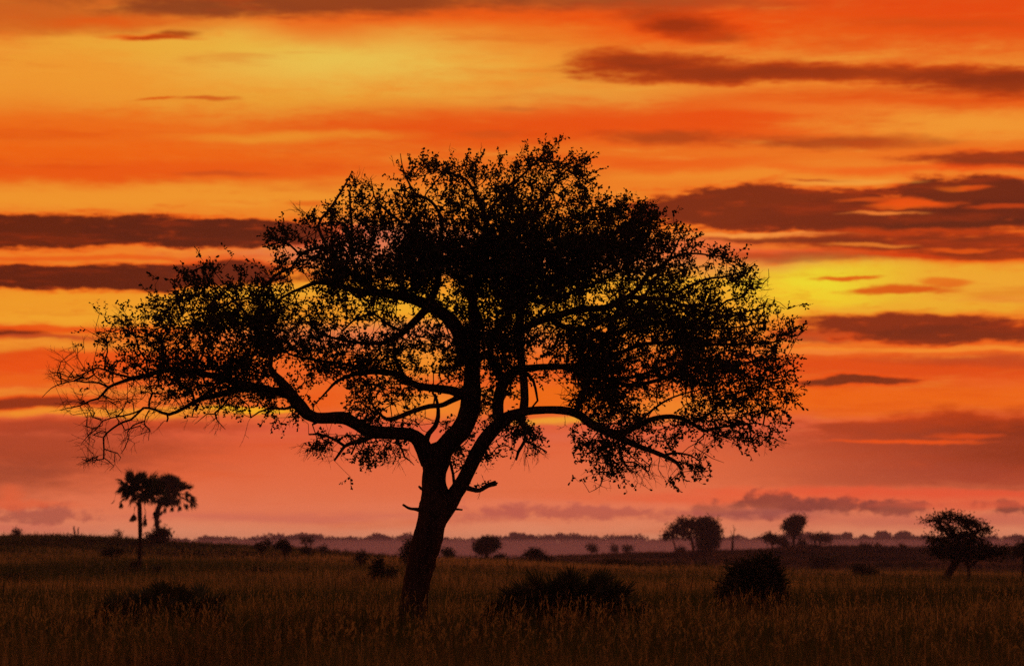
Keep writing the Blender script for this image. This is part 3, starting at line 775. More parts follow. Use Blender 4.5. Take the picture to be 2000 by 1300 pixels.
    ('limb', [(1030, 730, 4, 0), (1042, 745, 2.8, -.2), (1048, 770, 2.4, -.3), (1050, 782, 2.2, -.3), (1040, 794, 1.8, -.4)]),
]
rgA = np.random.default_rng(11)


def limb_world(pl, y0, ppm):
    out = []
    for px, py, r, d in pl:
        p = P(px, py, y0 + d)
        out.append((p[0], p[1], p[2], r / ppm))
    return np.array(out)


acacia = empty('acacia_tree', tuple(P(806, 1240, TREE_Y)), 'huge spreading acacia with a leaning forked trunk standing alone in the long grass', 'tree')
limb_curves = [catmull(limb_world(pl, TREE_Y, PPM), 0.10 if nm == 'trunk' else 0.14) for nm, pl in LIMBS]

GX = np.arange(100, 1601, 50)
GY = np.arange(275, 926, 50)
GRID = [
    #0  1 2 3 4 5 6 7 8 9 0 1 2 3 4 5 6 7 8 9 0 1 2 3 4 5 6 7 8 9 0
    '0000000000000000001330000000000',
    '0000000000000034545653000000000',
    '0000000000002466666776652000000',
    '0000000001346766788888888840000'[:31],
    '0000000004578668999999999985300',
    '0000011012579879999999998866440',
    '0000257684589878879988768877510',
    '0012568898654567788778999976543'[:31],
    '0135777998876676679779967898763',
    '1345787975777756878559977988873'[:31],
    '0223568975337763575318975787762'[:31],
    '0000000000013544533008731456411',
    '0000000000046542033001576321100',
    '0000000000001000011001431113000',
]
# (x positions of a few rows are easier to give outright)
ROWS = {
    275: {1050: 3, 1100: 2},
    325: {800: 3, 850: 4, 900: 5, 950: 4, 1000: 5, 1050: 7, 1100: 6, 1150: 3},
    375: {650: 1, 700: 3, 750: 4, 800: 6, 850: 6, 900: 6, 950: 7, 1000: 8, 1050: 6, 1100: 6, 1150: 5, 1200: 2},
    425: {600: 2, 650: 5, 700: 6, 750: 7, 800: 8, 850: 6, 900: 7, 950: 8, 1000: 8, 1050: 8, 1100: 8, 1150: 8, 1200: 8, 1250: 8, 1300: 3},
    475: {500: 1, 550: 4, 600: 5, 650: 8, 700: 7, 750: 6, 800: 9, 850: 9, 900: 9, 950: 9, 1000: 9, 1050: 9, 1100: 9, 1150: 9, 1200: 9, 1250: 9, 1300: 8, 1350: 4, 1400: 2},
    525: {350: 1, 400: 2, 450: 1, 500: 2, 550: 5, 600: 7, 650: 9, 700: 8, 750: 8, 800: 9, 850: 9, 900: 9, 950: 9, 1000: 9, 1050: 9, 1100: 9, 1150: 9, 1200: 8, 1250: 8, 1300: 6, 1350: 6, 1400: 4, 1450: 4, 1500: 0},
    575: {300: 2, 350: 5, 400: 7, 450: 6, 500: 8, 550: 4, 600: 5, 650: 7, 700: 7, 750: 6, 800: 8, 850: 6, 900: 6, 950: 7, 1000: 9, 1050: 8, 1100: 8, 1150: 7, 1200: 6, 1250: 7, 1300: 8, 1350: 7, 1400: 7, 1450: 4, 1500: 0},
    625: {200: 1, 250: 2, 300: 5, 350: 6, 400: 8, 450: 8, 500: 9, 550: 7, 600: 6, 650: 5, 700: 4, 750: 4, 800: 5, 850: 5, 900: 6, 950: 8, 1000: 8, 1050: 7, 1100: 7, 1150: 7, 1200: 8, 1250: 9, 1300: 9, 1350: 9, 1400: 8, 1450: 6, 1500: 5, 1550: 2},
    675: {150: 1, 200: 3, 250: 5, 300: 7, 350: 7, 400: 7, 450: 7, 500: 9, 550: 8, 600: 8, 650: 7, 700: 5, 750: 6, 800: 5, 850: 5, 900: 7, 950: 8, 1000: 9, 1050: 5, 1100: 7, 1150: 9, 1200: 9, 1250: 6, 1300: 7, 1350: 9, 1400: 8, 1450: 7, 1500: 6, 1550: 1},
    725: {100: 1, 150: 2, 200: 4, 250: 5, 300: 7, 350: 8, 400: 7, 450: 9, 500: 7, 550: 5, 600: 7, 650: 7, 700: 7, 750: 7, 800: 5, 850: 5, 900: 7, 950: 6, 1000: 8, 1050: 3, 1100: 4, 1150: 9, 1200: 9, 1250: 7, 1300: 7, 1350: 9, 1400: 8, 1450: 8, 1500: 7, 1550: 2},
    775: {150: 1, 200: 2, 250: 3, 300: 5, 350: 6, 400: 7, 450: 8, 500: 6, 550: 4, 600: 1, 650: 3, 700: 7, 750: 7, 800: 5, 850: 3, 900: 4, 950: 6, 1000: 5, 1050: 2, 1100: 1, 1150: 8, 1200: 9, 1250: 6, 1300: 5, 1350: 7, 1400: 7, 1450: 7, 1500: 6, 1550: 2},
    825: {200: 1, 250: 1, 300: 0, 350: 0, 400: 0, 450: 0, 500: 1, 550: 1, 600: 0, 650: 1, 700: 5, 750: 4, 800: 4, 850: 4, 900: 4, 950: 4, 1000: 3, 1050: 3, 1100: 0, 1150: 1, 1200: 7, 1250: 8, 1300: 3, 1350: 5, 1400: 6, 1450: 6, 1500: 4, 1550: 0},
    875: {600: 1, 650: 3, 700: 5, 750: 4, 800: 2, 850: 0, 900: 3, 950: 0, 1000: 3, 1050: 3, 1100: 0, 1150: 3, 1200: 6, 1250: 5, 1300: 2, 1350: 3, 1400: 1, 1450: 1},
    925: {700: 1, 900: 1, 1150: 1, 1200: 3, 1250: 1, 1300: 1, 1350: 2, 1400: 0},
}
DEN = np.zeros((len(GY), len(GX)))
for i, gy in enumerate(GY):
    for j, gx in enumerate(GX):
        DEN[i, j] = LEAFY_DIGIT[ROWS.get(int(gy), {}).get(int(gx), 0)]
OPT = -np.log(1 - DEN)           # optical depth of leaves
OPT *= np.where(GX < 420, 0.95, 0.86)[None] + np.where((GY > 400) & (GY < 560), 0.12, 0.0)[:, None]
# open places (x, y, rx, ry) and dense places on top of the grid
HOLES = [(870, 545, 14, 20), (635, 775, 26, 22), (1085, 775, 44, 22), (815, 815, 26, 16), (880, 800, 22, 26), (540, 715, 12, 12), (560, 728, 20, 14), (830, 715, 20, 18),
         (590, 540, 14, 10), (590, 575, 22, 8), (742, 470, 18, 12), (790, 600, 26, 18), (1180, 585, 22, 8), (846, 860, 10, 20), (1390, 505, 16, 12), (1300, 800, 26, 12), (1340, 770, 18, 10),
         (885, 950, 14, 40), (1100, 830, 45, 22), (660, 838, 40, 10), (500, 800, 22, 12), (930, 875, 6, 30), (1160, 855, 12, 12), (1020, 795, 10, 10), (1370, 540, 14, 8),
         (850, 390, 12, 10), (560, 500, 10, 12), (925, 905, 20, 50)]
# extra tufts beyond the grid's reach (x, y, sprigs, spread)
TUFTS = [(1075, 288, 16, 16), (1040, 292, 8, 10), (1112, 300, 10, 12), (1140, 315, 8, 10), (830, 302, 8, 10), (925, 298, 7, 9), (885, 308, 6, 10), (865, 315, 6, 8), (960, 320, 6, 9), (1010, 312, 6, 8), (690, 352, 4, 8),
         (800, 325, 7, 10), (1148, 345, 8, 10), (1150, 372, 8, 9), (1185, 385, 8, 10), (1225, 390, 9, 10), (1265, 398, 8, 10), (1285, 425, 8, 8), (1335, 445, 7, 9), (1365, 470, 6, 8), (1410, 490, 6, 9), (1428, 492, 4, 5),
         (520, 460, 7, 9), (545, 440, 7, 9), (600, 425, 6, 10), (545, 510, 8, 10), (640, 408, 6, 9), (700, 372, 6, 9), (735, 378, 5, 9), (345, 528, 4, 7), (398, 525, 4, 8), (365, 545, 6, 9), (463, 535, 3, 6), (335, 575, 5, 8), (440, 560, 6, 9), (505, 555, 6, 9),
         (228, 635, 3, 7), (292, 622, 4, 8), (250, 655, 6, 9), (320, 600, 5, 8), (185, 668, 4, 8), (1470, 530, 6, 9), (1445, 545, 6, 9), (1480, 560, 3, 6), (1540, 648, 5, 8), (1562, 642, 4, 6), (1530, 690, 3, 7), (1552, 708, 3, 7),
         (1545, 735, 5, 8), (1552, 770, 4, 7), (1540, 800, 4, 7), (1530, 830, 4, 6), (1515, 855, 4, 6), (1480, 860, 6, 8), (1450, 855, 6, 8), (1410, 852, 7, 8), (1375, 918, 4, 7), (1355, 905, 4, 7), (1384, 925, 2, 4), (1345, 932, 2, 5), (1320, 860, 5, 8),
         (1195, 905, 8, 9), (1185, 885, 8, 9), (1165, 868, 6, 8), (1150, 880, 5, 7), (1205, 920, 4, 7), (1230, 925, 3, 6), (1138, 848, 2, 5), (1015, 850, 8, 9), (1000, 835, 8, 9), (1035, 845, 8, 9), (1050, 850, 5, 8), (1030, 825, 8, 9), (1062, 862, 3, 6),
         (525, 825, 3, 6), (515, 800, 5, 7), (575, 815, 3, 6), (560, 800, 3, 6), (630, 868, 6, 9), (605, 878, 4, 7), (618, 890, 2, 5), (712, 895, 4, 8), (740, 885, 5, 9), (710, 908, 2, 4), (955, 895, 3, 6), (958, 910, 2, 4), (940, 900, 3, 6),
         (895, 915, 5, 6), (900, 890, 6, 6), (912, 862, 6, 7), (945, 800, 6, 8), (940, 780, 5, 8), (905, 932, 3, 4)]


BARE = [(108, 735, 7, 12), (125, 728, 7, 12), (150, 735, 10, 14), (175, 722, 8, 12), (135, 705, 5, 12), (190, 740, 9, 14), (220, 742, 9, 14), (128, 790, 5, 9), (150, 782, 8, 11), (175, 790, 10, 12), (205, 780, 10, 12), (240, 785, 10, 14), (270, 775, 10, 14), (225, 805, 8, 12),
        (190, 812, 6, 11), (178, 838, 7, 12), (200, 840, 7, 10), (175, 862, 5, 10), (185, 890, 8, 9), (172, 898, 6, 7), (220, 880, 3, 9), (250, 850, 5, 11), (245, 865, 4, 8), (275, 825, 4, 10), (222, 900, 3, 7), (290, 835, 4, 8), (300, 770, 8, 14), (330, 780, 8, 12), (310, 815, 3, 10), (380, 820, 3, 9), (425, 815, 5, 9),
        (640, 875, 5, 12), (610, 870, 4, 12), (750, 880, 6, 14), (770, 890, 5, 12), (790, 880, 5, 10), (1240, 920, 6, 12), (1260, 915, 8, 12), (1215, 905, 5, 10), (1180, 925, 5, 10), (1170, 945, 3, 7), (1300, 905, 3, 10), (1030, 880, 7, 12), (1050, 882, 5, 10), (1370, 870, 4, 10), (1470, 565, 6, 12), (1485, 550, 5, 10), (1490, 590, 4, 10),
        (1110, 765, 5, 12), (1090, 770, 4, 10), (820, 810, 5, 14), (1500, 860, 5, 12), (1330, 918, 3, 8), (1545, 655, 3, 8), (235, 635, 4, 8), (300, 610, 4, 10), (200, 660, 5, 11), (150, 690, 5, 10), (700, 355, 3, 9), (720, 360, 3, 8), (595, 415, 4, 9)]


def sample_targets():
    pts = []
    sprig_area = 113.0
    for i in range(len(GY)):
        for j in range(len(GX)):
            lam = OPT[i, j]
            if lam <= 0:
                continue
            n = rgA.poisson(lam * 2500.0 / sprig_area)
            if not n:
                continue
            # triangular spread so that neighbouring cells blend
            x = GX[j] + (rgA.random(n) + rgA.random(n) - 1) * 40
            y = GY[i] + (rgA.random(n) + rgA.random(n) - 1) * 40
            pts += list(zip(x, y))
    pts = np.array(pts)
    keep = np.ones(len(pts), bool)
    for hx, hy, hw, hh in HOLES:
        d = ((pts[:, 0] - hx) / (hw + 7)) ** 2 + ((pts[:, 1] - hy) / (hh + 7)) ** 2
        keep &= (d > 1) | (rgA.random(len(pts)) < 0.06)
    pts = pts[keep]
    ex = []
    for tx, ty, n, s in TUFTS:
        ex.append(np.stack([rgA.normal(tx, s * 0.7, n), rgA.normal(ty, s * 0.6, n)], 1))
    return np.vstack([pts] + ex)


t2 = sample_targets()
n_leafy = len(t2)
outw = t2 - np.array([870.0, 690.0])
t2[:, 1] += 9.0 * np.clip((430.0 - t2[:, 1]) / 60.0, 0, 1)
t2 = t2 - 17.0 * outw / np.maximum(np.linalg.norm(outw, axis=1, keepdims=True), 60.0)
t2 = np.vstack([t2] + [np.stack([rgA.normal(x, s * 0.8, n), rgA.normal(y, s * 0.6, n)], 1) for x, y, n, s in BARE])
limb_px = []
for li, (nm, pl) in enumerate(LIMBS):
    c = catmull(np.array(pl, float), 12.0)
    for row in c:
        if row[2] < 12:
            limb_px.append((row[0], row[1], row[3], li))
limb_px = np.array(limb_px)
tdepth = np.zeros(len(t2))
for i, (x, y) in enumerate(t2):
    d2 = (limb_px[:, 0] - x) ** 2 + (limb_px[:, 1] - y) ** 2
    cand = np.argsort(d2)[:40]
    pick = cand[int(rgA.integers(0, len(cand)) * rgA.random())]
    tdepth[i] = limb_px[pick, 2] + rgA.normal(0, 0.9)
targets = P(t2[:, 0], t2[:, 1], TREE_Y + tdepth)
pos, par, limb_id, load, tend, n0 = grow(limb_curves, targets, rgA)
new = np.arange(n0, len(pos))
R0 = 0.40 / PPM
rad_node = R0 * np.maximum(load, 1) ** 0.52
rad_node = np.minimum(rad_node, 5.0 / PPM)
# sprigs of leaves at every target
centre = P(870, 760, TREE_Y)
n_l = len(LIMBS)
twig_a, twig_b, twig_ra, twig_rb, twig_l = [], [], [], [], []
leaf_p, leaf_d, leaf_l = [], [], []
for ti in range(len(targets)):
    p = pos[tend[ti]]
    li = limb_id[tend[ti]]
    x, y = t2[ti]
    back = unit(p - pos[par[tend[ti]]])
    out = unit(p - centre)
    leafiness = float(np.interp(x, [100, 150, 200, 260, 320], [0.08, 0.35, 0.7, 0.92, 1.0]))
    if x < 480 and y > 775:
        leafiness *= 0.30
    if x < 300 and y > 740:
        leafiness *= 0.25
    if ti >= n_leafy:
        leafiness = 0.0
    nt_ = rgA.integers(2, 4)
    for k in range(nt_):
        d = unit(0.55 * out + 0.5 * back + rgA.normal(0, 0.62, 3) + np.array([0, 0, 0.22 if y < 780 else -0.22]))
        bare = rgA.random() > leafiness
        L = rgA.uniform(0.16, 0.40) * (1.15 if bare else 1.0)
        bend = rgA.normal(0, 0.25, 3)
        d2 = unit(d + bend)
        m = p + d * L * 0.5
        e = m + d2 * L * 0.5
        rr = R0 * (0.9 if not bare else 1.0)
        twig_a += [p, m]
        twig_b += [m, e]
        twig_ra += [rr, rr * 0.75]
        twig_rb += [rr * 0.75, rr * 0.4]
        twig_l += [li, li]
        if bare:
            s = unit(d + rgA.normal(0, 0.7, 3))
            twig_a.append(m)
            twig_b.append(m + s * L * rgA.uniform(0.2, 0.5))
            twig_ra.append(rr * 0.6)
            twig_rb.append(rr * 0.35)
            twig_l.append(li)
            continue
        nl = int(L / 0.045)
        for q in range(nl + 1):
            s = (q + rgA.uniform(0, 0.8)) / (nl + 0.8)
            s = min(s, 1.0)
            bp = p + d * L * s if s < 0.5 else m + d2 * L * (s - 0.5)
            leaf_p.append(bp)
            leaf_d.append(unit(d * 0.7 + rgA.normal(0, 0.75, 3)))
            leaf_l.append(li)
# leafy shoots that stand out of the outline
SHOOTS = [(390, 560, 343, 522), (400, 555, 376, 530), (400, 560, 400, 514), (408, 560, 414, 530), (463, 565, 463, 526), (440, 565, 436, 552), (345, 590, 338, 548), (330, 600, 325, 585), (228, 660, 224, 620), (235, 665, 236, 640), (282, 660, 284, 634), (300, 640, 322, 612), (505, 560, 498, 548),
          (560, 470, 506, 460), (560, 460, 540, 432), (575, 455, 575, 430), (600, 440, 604, 418), (650, 415, 628, 396), (684, 400, 676, 352), (700, 400, 706, 365), (740, 390, 748, 362), (790, 340, 776, 312), (810, 330, 800, 302), (826, 325, 826, 292), (850, 325, 856, 300), (880, 325, 884, 300), (905, 320, 918, 290), (935, 320, 944, 296),
          (975, 325, 980, 304), (1005, 325, 1015, 302), (1035, 310, 1030, 280), (1060, 300, 1066, 276), (1085, 300, 1092, 280), (1105, 310, 1118, 292), (1130, 325, 1150, 310), (1140, 350, 1162, 335), (1140, 370, 1165, 362), (1180, 405, 1182, 380), (1215, 405, 1222, 382), (1250, 410, 1262, 388), (1280, 425, 1300, 412), (1300, 445, 1332, 436),
          (1345, 470, 1372, 458), (1380, 500, 1432, 490), (1400, 500, 1418, 508), (1430, 550, 1472, 518), (1450, 560, 1480, 530), (1500, 660, 1572, 634), (1515, 660, 1548, 668), (1520, 695, 1564, 712), (1510, 730, 1552, 722), (1510, 745, 1558, 742), (1505, 775, 1558, 772), (1515, 790, 1556, 782), (1500, 810, 1545, 832), (1495, 830, 1530, 858), (1480, 840, 1484, 872), (1455, 840, 1462, 866),
          (1420, 840, 1422, 862), (1375, 890, 1386, 928), (1350, 890, 1356, 936), (1365, 895, 1376, 916), (1200, 900, 1196, 930), (1190, 880, 1190, 912), (1170, 870, 1138, 892), (1180, 860, 1142, 862), (1160, 835, 1136, 850), (1222, 905, 1210, 925), (1045, 850, 1068, 862), (1000, 840, 990, 862), (1010, 850, 998, 872), (575, 805, 582, 838), (522, 815, 508, 832), (530, 800, 515, 815), (625, 870, 596, 884), (622, 865, 600, 868), (628, 870, 622, 892),
          (712, 880, 706, 912), (716, 880, 722, 900), (740, 870, 742, 898), (946, 890, 962, 910), (945, 880, 970, 888), (360, 790, 350, 800), (440, 790, 438, 812), (470, 775, 462, 800), (500, 780, 520, 798), (640, 770, 612, 790), (600, 770, 612, 800), (925, 948, 955, 938)]
for sx, sy, ex_, ey_ in SHOOTS:
    near = limb_px[np.argmin((limb_px[:, 0] - sx) ** 2 + (limb_px[:, 1] - sy) ** 2)]
    Yd = TREE_Y + near[2]
    k2 = int(near[3])
    a, b = P(sx, sy, Yd), P(ex_, ey_, Yd + rgA.normal(0, 0.15))
    off = rgA.normal(0, 0.03, 3)
    ptsS = [a + (b - a) * t + off * math.sin(t * math.pi) for t in (0, .33, .66, 1)]
    for q in range(3):
        twig_a.append(ptsS[q])
        twig_b.append(ptsS[q + 1])
        twig_ra.append((0.55 - 0.1 * q) / PPM)
        twig_rb.append((0.45 - 0.1 * q) / PPM)
        twig_l.append(k2)
    L = np.linalg.norm(b - a)
    m = int(L / 0.034)
    for q in range(m + 1):
        t = q / m
        bp = a + (b - a) * t + off * math.sin(t * math.pi)
        for w_ in range(2 if rgA.random() < 0.6 else 1):
            leaf_p.append(bp)
            leaf_d.append(unit(unit(b - a) * 0.6 + rgA.normal(0, 0.7, 3)))
            leaf_l.append(k2)
# long bare shoots that stick out of the outline
for sx, sy, ex_, ey_ in [(770, 325, 765, 303), (885, 305, 880, 280), (938, 300, 940, 278), (985, 310, 975, 298), (1018, 310, 1022, 282), (1145, 320, 1152, 307), (690, 350, 684, 338), (712, 372, 725, 345), (720, 352, 710, 340), (590, 430, 590, 408), (600, 420, 610, 402), (612, 430, 625, 400), (1240, 395, 1232, 380), (1275, 400, 1290, 385),
                         (235, 640, 222, 615), (250, 640, 243, 612), (262, 640, 264, 615), (325, 600, 305, 590), (215, 650, 195, 634), (1440, 535, 1480, 508), (1462, 555, 1482, 540), (340, 580, 325, 570), (140, 690, 120, 685), (150, 700, 140, 665), (165, 690, 158, 668), (190, 670, 180, 655),
                         (985, 832, 972, 862), (988, 835, 995, 880), (1008, 890, 996, 916), (1026, 870, 1024, 910), (1035, 872, 1048, 890), (1040, 868, 1072, 896), (1325, 910, 1340, 953), (1328, 915, 1338, 935), (1255, 912, 1238, 945), (1262, 918, 1250, 952), (1268, 915, 1282, 942), (1262, 912, 1300, 910), (1285, 915, 1300, 938), (1180, 918, 1138, 935), (1182, 880, 1134, 928), (1395, 852, 1398, 880), (1440, 855, 1448, 882), (1395, 850, 1410, 872),
                         (1485, 850, 1508, 872), (1500, 850, 1530, 872), (780, 870, 760, 900), (768, 872, 772, 905), (750, 868, 732, 890), (795, 895, 775, 910), (795, 880, 800, 872), (620, 868, 564, 874), (648, 890, 612, 900), (662, 886, 640, 905), (575, 818, 562, 830), (566, 805, 544, 842), (625, 866, 600, 898),
                         (420, 818, 396, 838), (424, 822, 414, 842), (428, 824, 418, 850), (434, 830, 430, 842), (948, 945, 940, 925), (920, 945, 905, 930), (938, 958, 932, 975), (945, 905, 955, 922), (1103, 812, 1102, 832), (1102, 832, 1086, 838), (1130, 822, 1120, 845), (1530, 725, 1548, 700), (1535, 770, 1548, 745), (1500, 560, 1500, 545), (1480, 580, 1510, 600), (1478, 585, 1498, 575), (1499, 590, 1510, 600)]:
    dpt = rgA.normal(0, 0.6)
    near = limb_px[np.argmin((limb_px[:, 0] - sx) ** 2 + (limb_px[:, 1] - sy) ** 2)]
    a = P(sx, sy, TREE_Y + near[2])
    b = P(ex_, ey_, TREE_Y + near[2] + dpt * 0.3)
    m = (a + b) / 2 + rgA.normal(0, 0.025, 3)
    twig_a += [a, m]
    twig_b += [m, b]
    twig_ra += [0.55 / PPM, 0.42 / PPM]
    twig_rb += [0.42 / PPM, 0.25 / PPM]
    twig_l += [int(near[3])] * 2
    for q in range(2):
        c = a + (b - a) * rgA.uniform(0.3, 0.8)
        s = unit(unit(b - a) + rgA.normal(0, 0.7, 3))
        twig_a.append(c)
        twig_b.append(c + s * rgA.uniform(0.06, 0.18))
        twig_ra.append(0.36 / PPM)
        twig_rb.append(0.22 / PPM)
        twig_l.append(int(near[3]))
twig_a, twig_b, twig_ra, twig_rb, twig_l = map(np.array, (twig_a, twig_b, twig_ra, twig_rb, twig_l))
leaf_p, leaf_d, leaf_l = map(np.array, (leaf_p, leaf_d, leaf_l))
print('acacia targets', len(targets), 'leaves', len(leaf_p), 'nodes', len(pos))

for li, (nm, pl) in enumerate(LIMBS):
    cur = limb_curves[li]
    g = Geo()
    fat = pl[0][2] > 9
    r = cur[:, 3] + rgA.normal(0, 0.02, len(cur)) * cur[:, 3]
    tube(g, cur[:, :3], r, 22 if nm == 'trunk' else (14 if fat else 7), 0.05 if nm == 'trunk' else 0.06, li)
    ob = g.build('trunk' if nm == 'trunk' else 'branch', M_BARK, acacia, True)
    tw = Geo()
    sel = new[limb_id[new] == li]
    if len(sel):
        prisms(tw, pos[par[sel]], pos[sel], np.where(par[sel] < n0, rad_node[sel], np.minimum(rad_node[par[sel]], rad_node[sel] * 1.5)), rad_node[sel], 4)
    s2 = twig_l == li
    prisms(tw, twig_a[s2], twig_b[s2], twig_ra[s2], twig_rb[s2], 3)
    o = tw.build('twigs', M_TWIG, ob)
    if o:
        o['kind'] = 'stuff'
    lf = Geo()
    s3 = leaf_l == li
    n3 = int(s3.sum())
    if n3:
        sc = rgA.uniform(0.7, 1.25, n3)
        leaves(lf, leaf_p[s3], leaf_d[s3], 0.079 * sc, 0.052 * sc * rgA.uniform(0.75, 1.15, n3), rgA)
        o = lf.build('foliage', M_LEAF, ob)
        o['kind'] = 'stuff'

# stubs where branches broke off the trunk
for pl, lab in [([(912, 952, 5, 0), (925, 956, 4.8, -.1), (937, 957, 4.4, -.2), (953, 948, 4.6, -.3), (968, 943, 5.2, -.4)], 'broken branch end pointing upward'),
                ([(822, 996, 5, 0), (812, 994, 3.4, 0), (799, 992, 2.8, -.1), (787, 985, 2.2, -.2)], None), ([(880, 995, 4, 0), (890, 994, 2.2, 0), (903, 995, 1.7, 0)], None),
                ([(830, 955, 5, 0), (822, 953, 3, 0), (818, 949, 2, 0)], None)]:
    c = catmull(limb_world(pl, TREE_Y - 0.1, PPM), 0.05)
    g = Geo()
    tube(g, c[:, :3], c[:, 3], 9, 0.12, int(pl[0][0]))
    if lab:
        for s in range(5):
            a = c[-1, :3] + rgA.normal(0, 0.02, 3)
            prisms(g, [a], [a + np.array([rgA.uniform(0, .06), 0, rgA.uniform(-.06, .10)])], [0.025], [0.004], 4)
        a = c[len(c) // 3, :3]
        prisms(g, [a], [a + np.array([0.03, 0, 0.13])], [0.03], [0.02], 5)
    ob = g.build('broken_branch', M_BARK, acacia, True)
    if lab:
        ob['label'] = lab


# ------------------------------------------------------------------ other trees and bushes
def woody(name, label, cat, base, dist, stems, blobs, leaf_px=4.5, cover=2.2, seed=0, group=None, leafmat=None, twigpx=0.5, spiky=0.0, depthf=0.8, sides=6):
    """base (px, py); stems [[(px, py, half width px)...]]; blobs [(cx, cy, rx, ry)] of leaf mass; everything at its own distance"""
    rg = np.random.default_rng(seed + 100)
    if isinstance(dist, tuple):
        Y0 = dist_for(base[0], base[1], *dist)
    else:
        Y0 = dist
    ppm = F / Y0
    b3 = P(base[0], base[1], Y0)
    b3[2] = ground_z(b3[0], b3[1])
    root = empty(name, tuple(b3), label, cat, group)
    curves = []
    for k, s in enumerate(stems):
        pts = []
        for q, (x, y, r) in enumerate(s):
            p = P(x, y, Y0 + (0 if q == 0 else math.sin(k * 2.4 + q * 0.3) * 0.012 * Y0 * q / len(s)))
            pts.append((p[0], p[1], p[2], r / ppm))
        pts = np.array(pts)
        if s[0][1] >= base[1] - 3:
            pts[0, 2] = min(pts[0, 2], ground_z(pts[0, 0], pts[0, 1]) - 0.08)
        curves.append(catmull(pts, max(0.1, 6 / ppm)))
    istree = cat == 'tree'
    g = Geo()
    trunk_ob = None
    for k, c in enumerate(curves):
        sg = Geo()
        tube(sg, c[:, :3], np.maximum(c[:, 3], 0.3 / ppm), sides, 0.05, k)
        ground_born = stems[k][0][1] >= base[1] - 3
        o = sg.build(('trunk' if ground_born else 'branch') if istree else 'stem', M_BARK, root, True)
        trunk_ob = trunk_ob or o
    tg = []
    for cx, cy, rx, ry in blobs:
        area = math.pi * rx * ry
        n = int(3.4 * cover * area / (leaf_px * leaf_px * 0.45 * 12)) + 3
        v = unit(rg.normal(size=(n, 3))) * (rg.random((n, 1)) ** 0.38)
        v[:, :] *= (1 + 0.22 * np.sin(v[:, :1] * 7 + cx) + 0.15 * np.sin(v[:, 2:] * 9 + cy))
        c = P(cx, cy, Y0)
        t = c + v * np.array([rx / ppm, max(rx, ry) * depthf / ppm, ry / ppm]) * 0.92
        tg.append(t)
    tg = np.vstack(tg) if tg else np.zeros((0, 3))
    tg = tg[tg[:, 2] > ground_z(tg[:, 0], tg[:, 1]) + 0.5 / ppm]
    if len(tg):
        ps, pr, lb, ldn, te, k0 = grow(curves, tg, rg, seg=14 / ppm, wander=0.06, path_cost=0.2)
        nw = np.arange(k0, len(ps))
        rr = twigpx / ppm * np.maximum(ldn, 1) ** 0.5
        rr = np.minimum(rr, max(s[0][2] for s in stems) * 0.5 / ppm)
        prisms(g, ps[pr[nw]], ps[nw], rr[nw], rr[nw] * 0.9, 3)
        per = 12
        cen = ps[te]
        mid = np.mean(cen, 0)
        rep = np.repeat(cen, per, 0) + rg.normal(0, leaf_px * 1.25 / ppm, (len(cen) * per, 3)) * np.array([1, 1, 0.85])
        dirs = unit(rep - mid) * (0.4 + spiky) + rg.normal(0, 0.7, rep.shape) * (1 - 0.5 * spiky)
        sc = rg.uniform(0.6, 1.3, len(rep)) * leaf_px / ppm
        lf = Geo()
        zok = rep[:, 2] > ground_z(rep[:, 0], rep[:, 1])
        leaves(lf, rep[zok], dirs[zok], sc[zok] * (1 + 1.6 * spiky), sc[zok] * (0.62 - 0.3 * spiky), rg, 4)
        lf.build('crown' if cat == 'tree' else 'foliage', leafmat or M_LEAF, root)
    o = g.build('twigs', M_TWIG, root)
    if o:
        o['kind'] = 'stuff'
    return root


FARG = 'small trees scattered over the plain'
woody('acacia_tree', 'dark stepped acacia with a leaning trunk at the east edge of the plain', 'tree', (1838, 1145), (150, 210),
      [[(1838, 1147, 9), (1850, 1125, 8), (1862, 1105, 7.5), (1872, 1088, 7), (1872, 1062, 5), (1860, 1035, 3.4), (1845, 1018, 2)], [(1870, 1090, 6), (1890, 1065, 4.5), (1905, 1040, 3), (1925, 1030, 2)],
       [(1892, 1145, 3), (1892, 1110, 3), (1886, 1090, 4), (1880, 1070, 4)], [(1892, 1108, 3), (1915, 1090, 2.6), (1940, 1085, 2)]],
      [(1822, 1016, 24, 5), (1855, 1009, 26, 8), (1878, 1014, 26, 10), (1900, 1022, 26, 9), (1850, 1032, 34, 9), (1925, 1036, 17, 6), (1885, 1046, 40, 13), (1850, 1066, 45, 16), (1905, 1070, 50, 15), (1835, 1078, 28, 8), (1945, 1080, 24, 12), (1880, 1085, 45, 10), (1820, 1050, 14, 6)], 4.6, 1.9, 1)
woody('umbrella_tree', 'flat topped umbrella tree spreading over thin trunks beside a rounder tree on the horizon', 'tree', (1352, 1078), (560, 830),
      [[(1354, 1079, 3.2), (1353, 1062, 2.8), (1348, 1048, 2.2), (1335, 1036, 1.6)], [(1323, 1079, 1.8), (1317, 1062, 1.6), (1313, 1048, 1.2)], [(1352, 1055, 2), (1330, 1042, 1.4), (1312, 1036, 1)]],
      [(1342, 1020, 24, 9), (1325, 1028, 20, 9), (1312, 1038, 15, 9), (1305, 1046, 10, 5), (1355, 1024, 26, 11), (1336, 1040, 22, 8), (1365, 1018, 16, 7)], 4.0, 2.2, 2)
woody('round_tree', 'dense round crowned tree touching the umbrella tree on the horizon', 'tree', (1378, 1078), (560, 830),
      [[(1378, 1079, 3), (1379, 1062, 3), (1382, 1045, 2)]],
      [(1384, 1020, 17, 10), (1380, 1040, 26, 18), (1395, 1040, 15, 12), (1378, 1062, 22, 14), (1372, 1030, 16, 14), (1388, 1058, 16, 14)], 4.0, 3.6, 3)
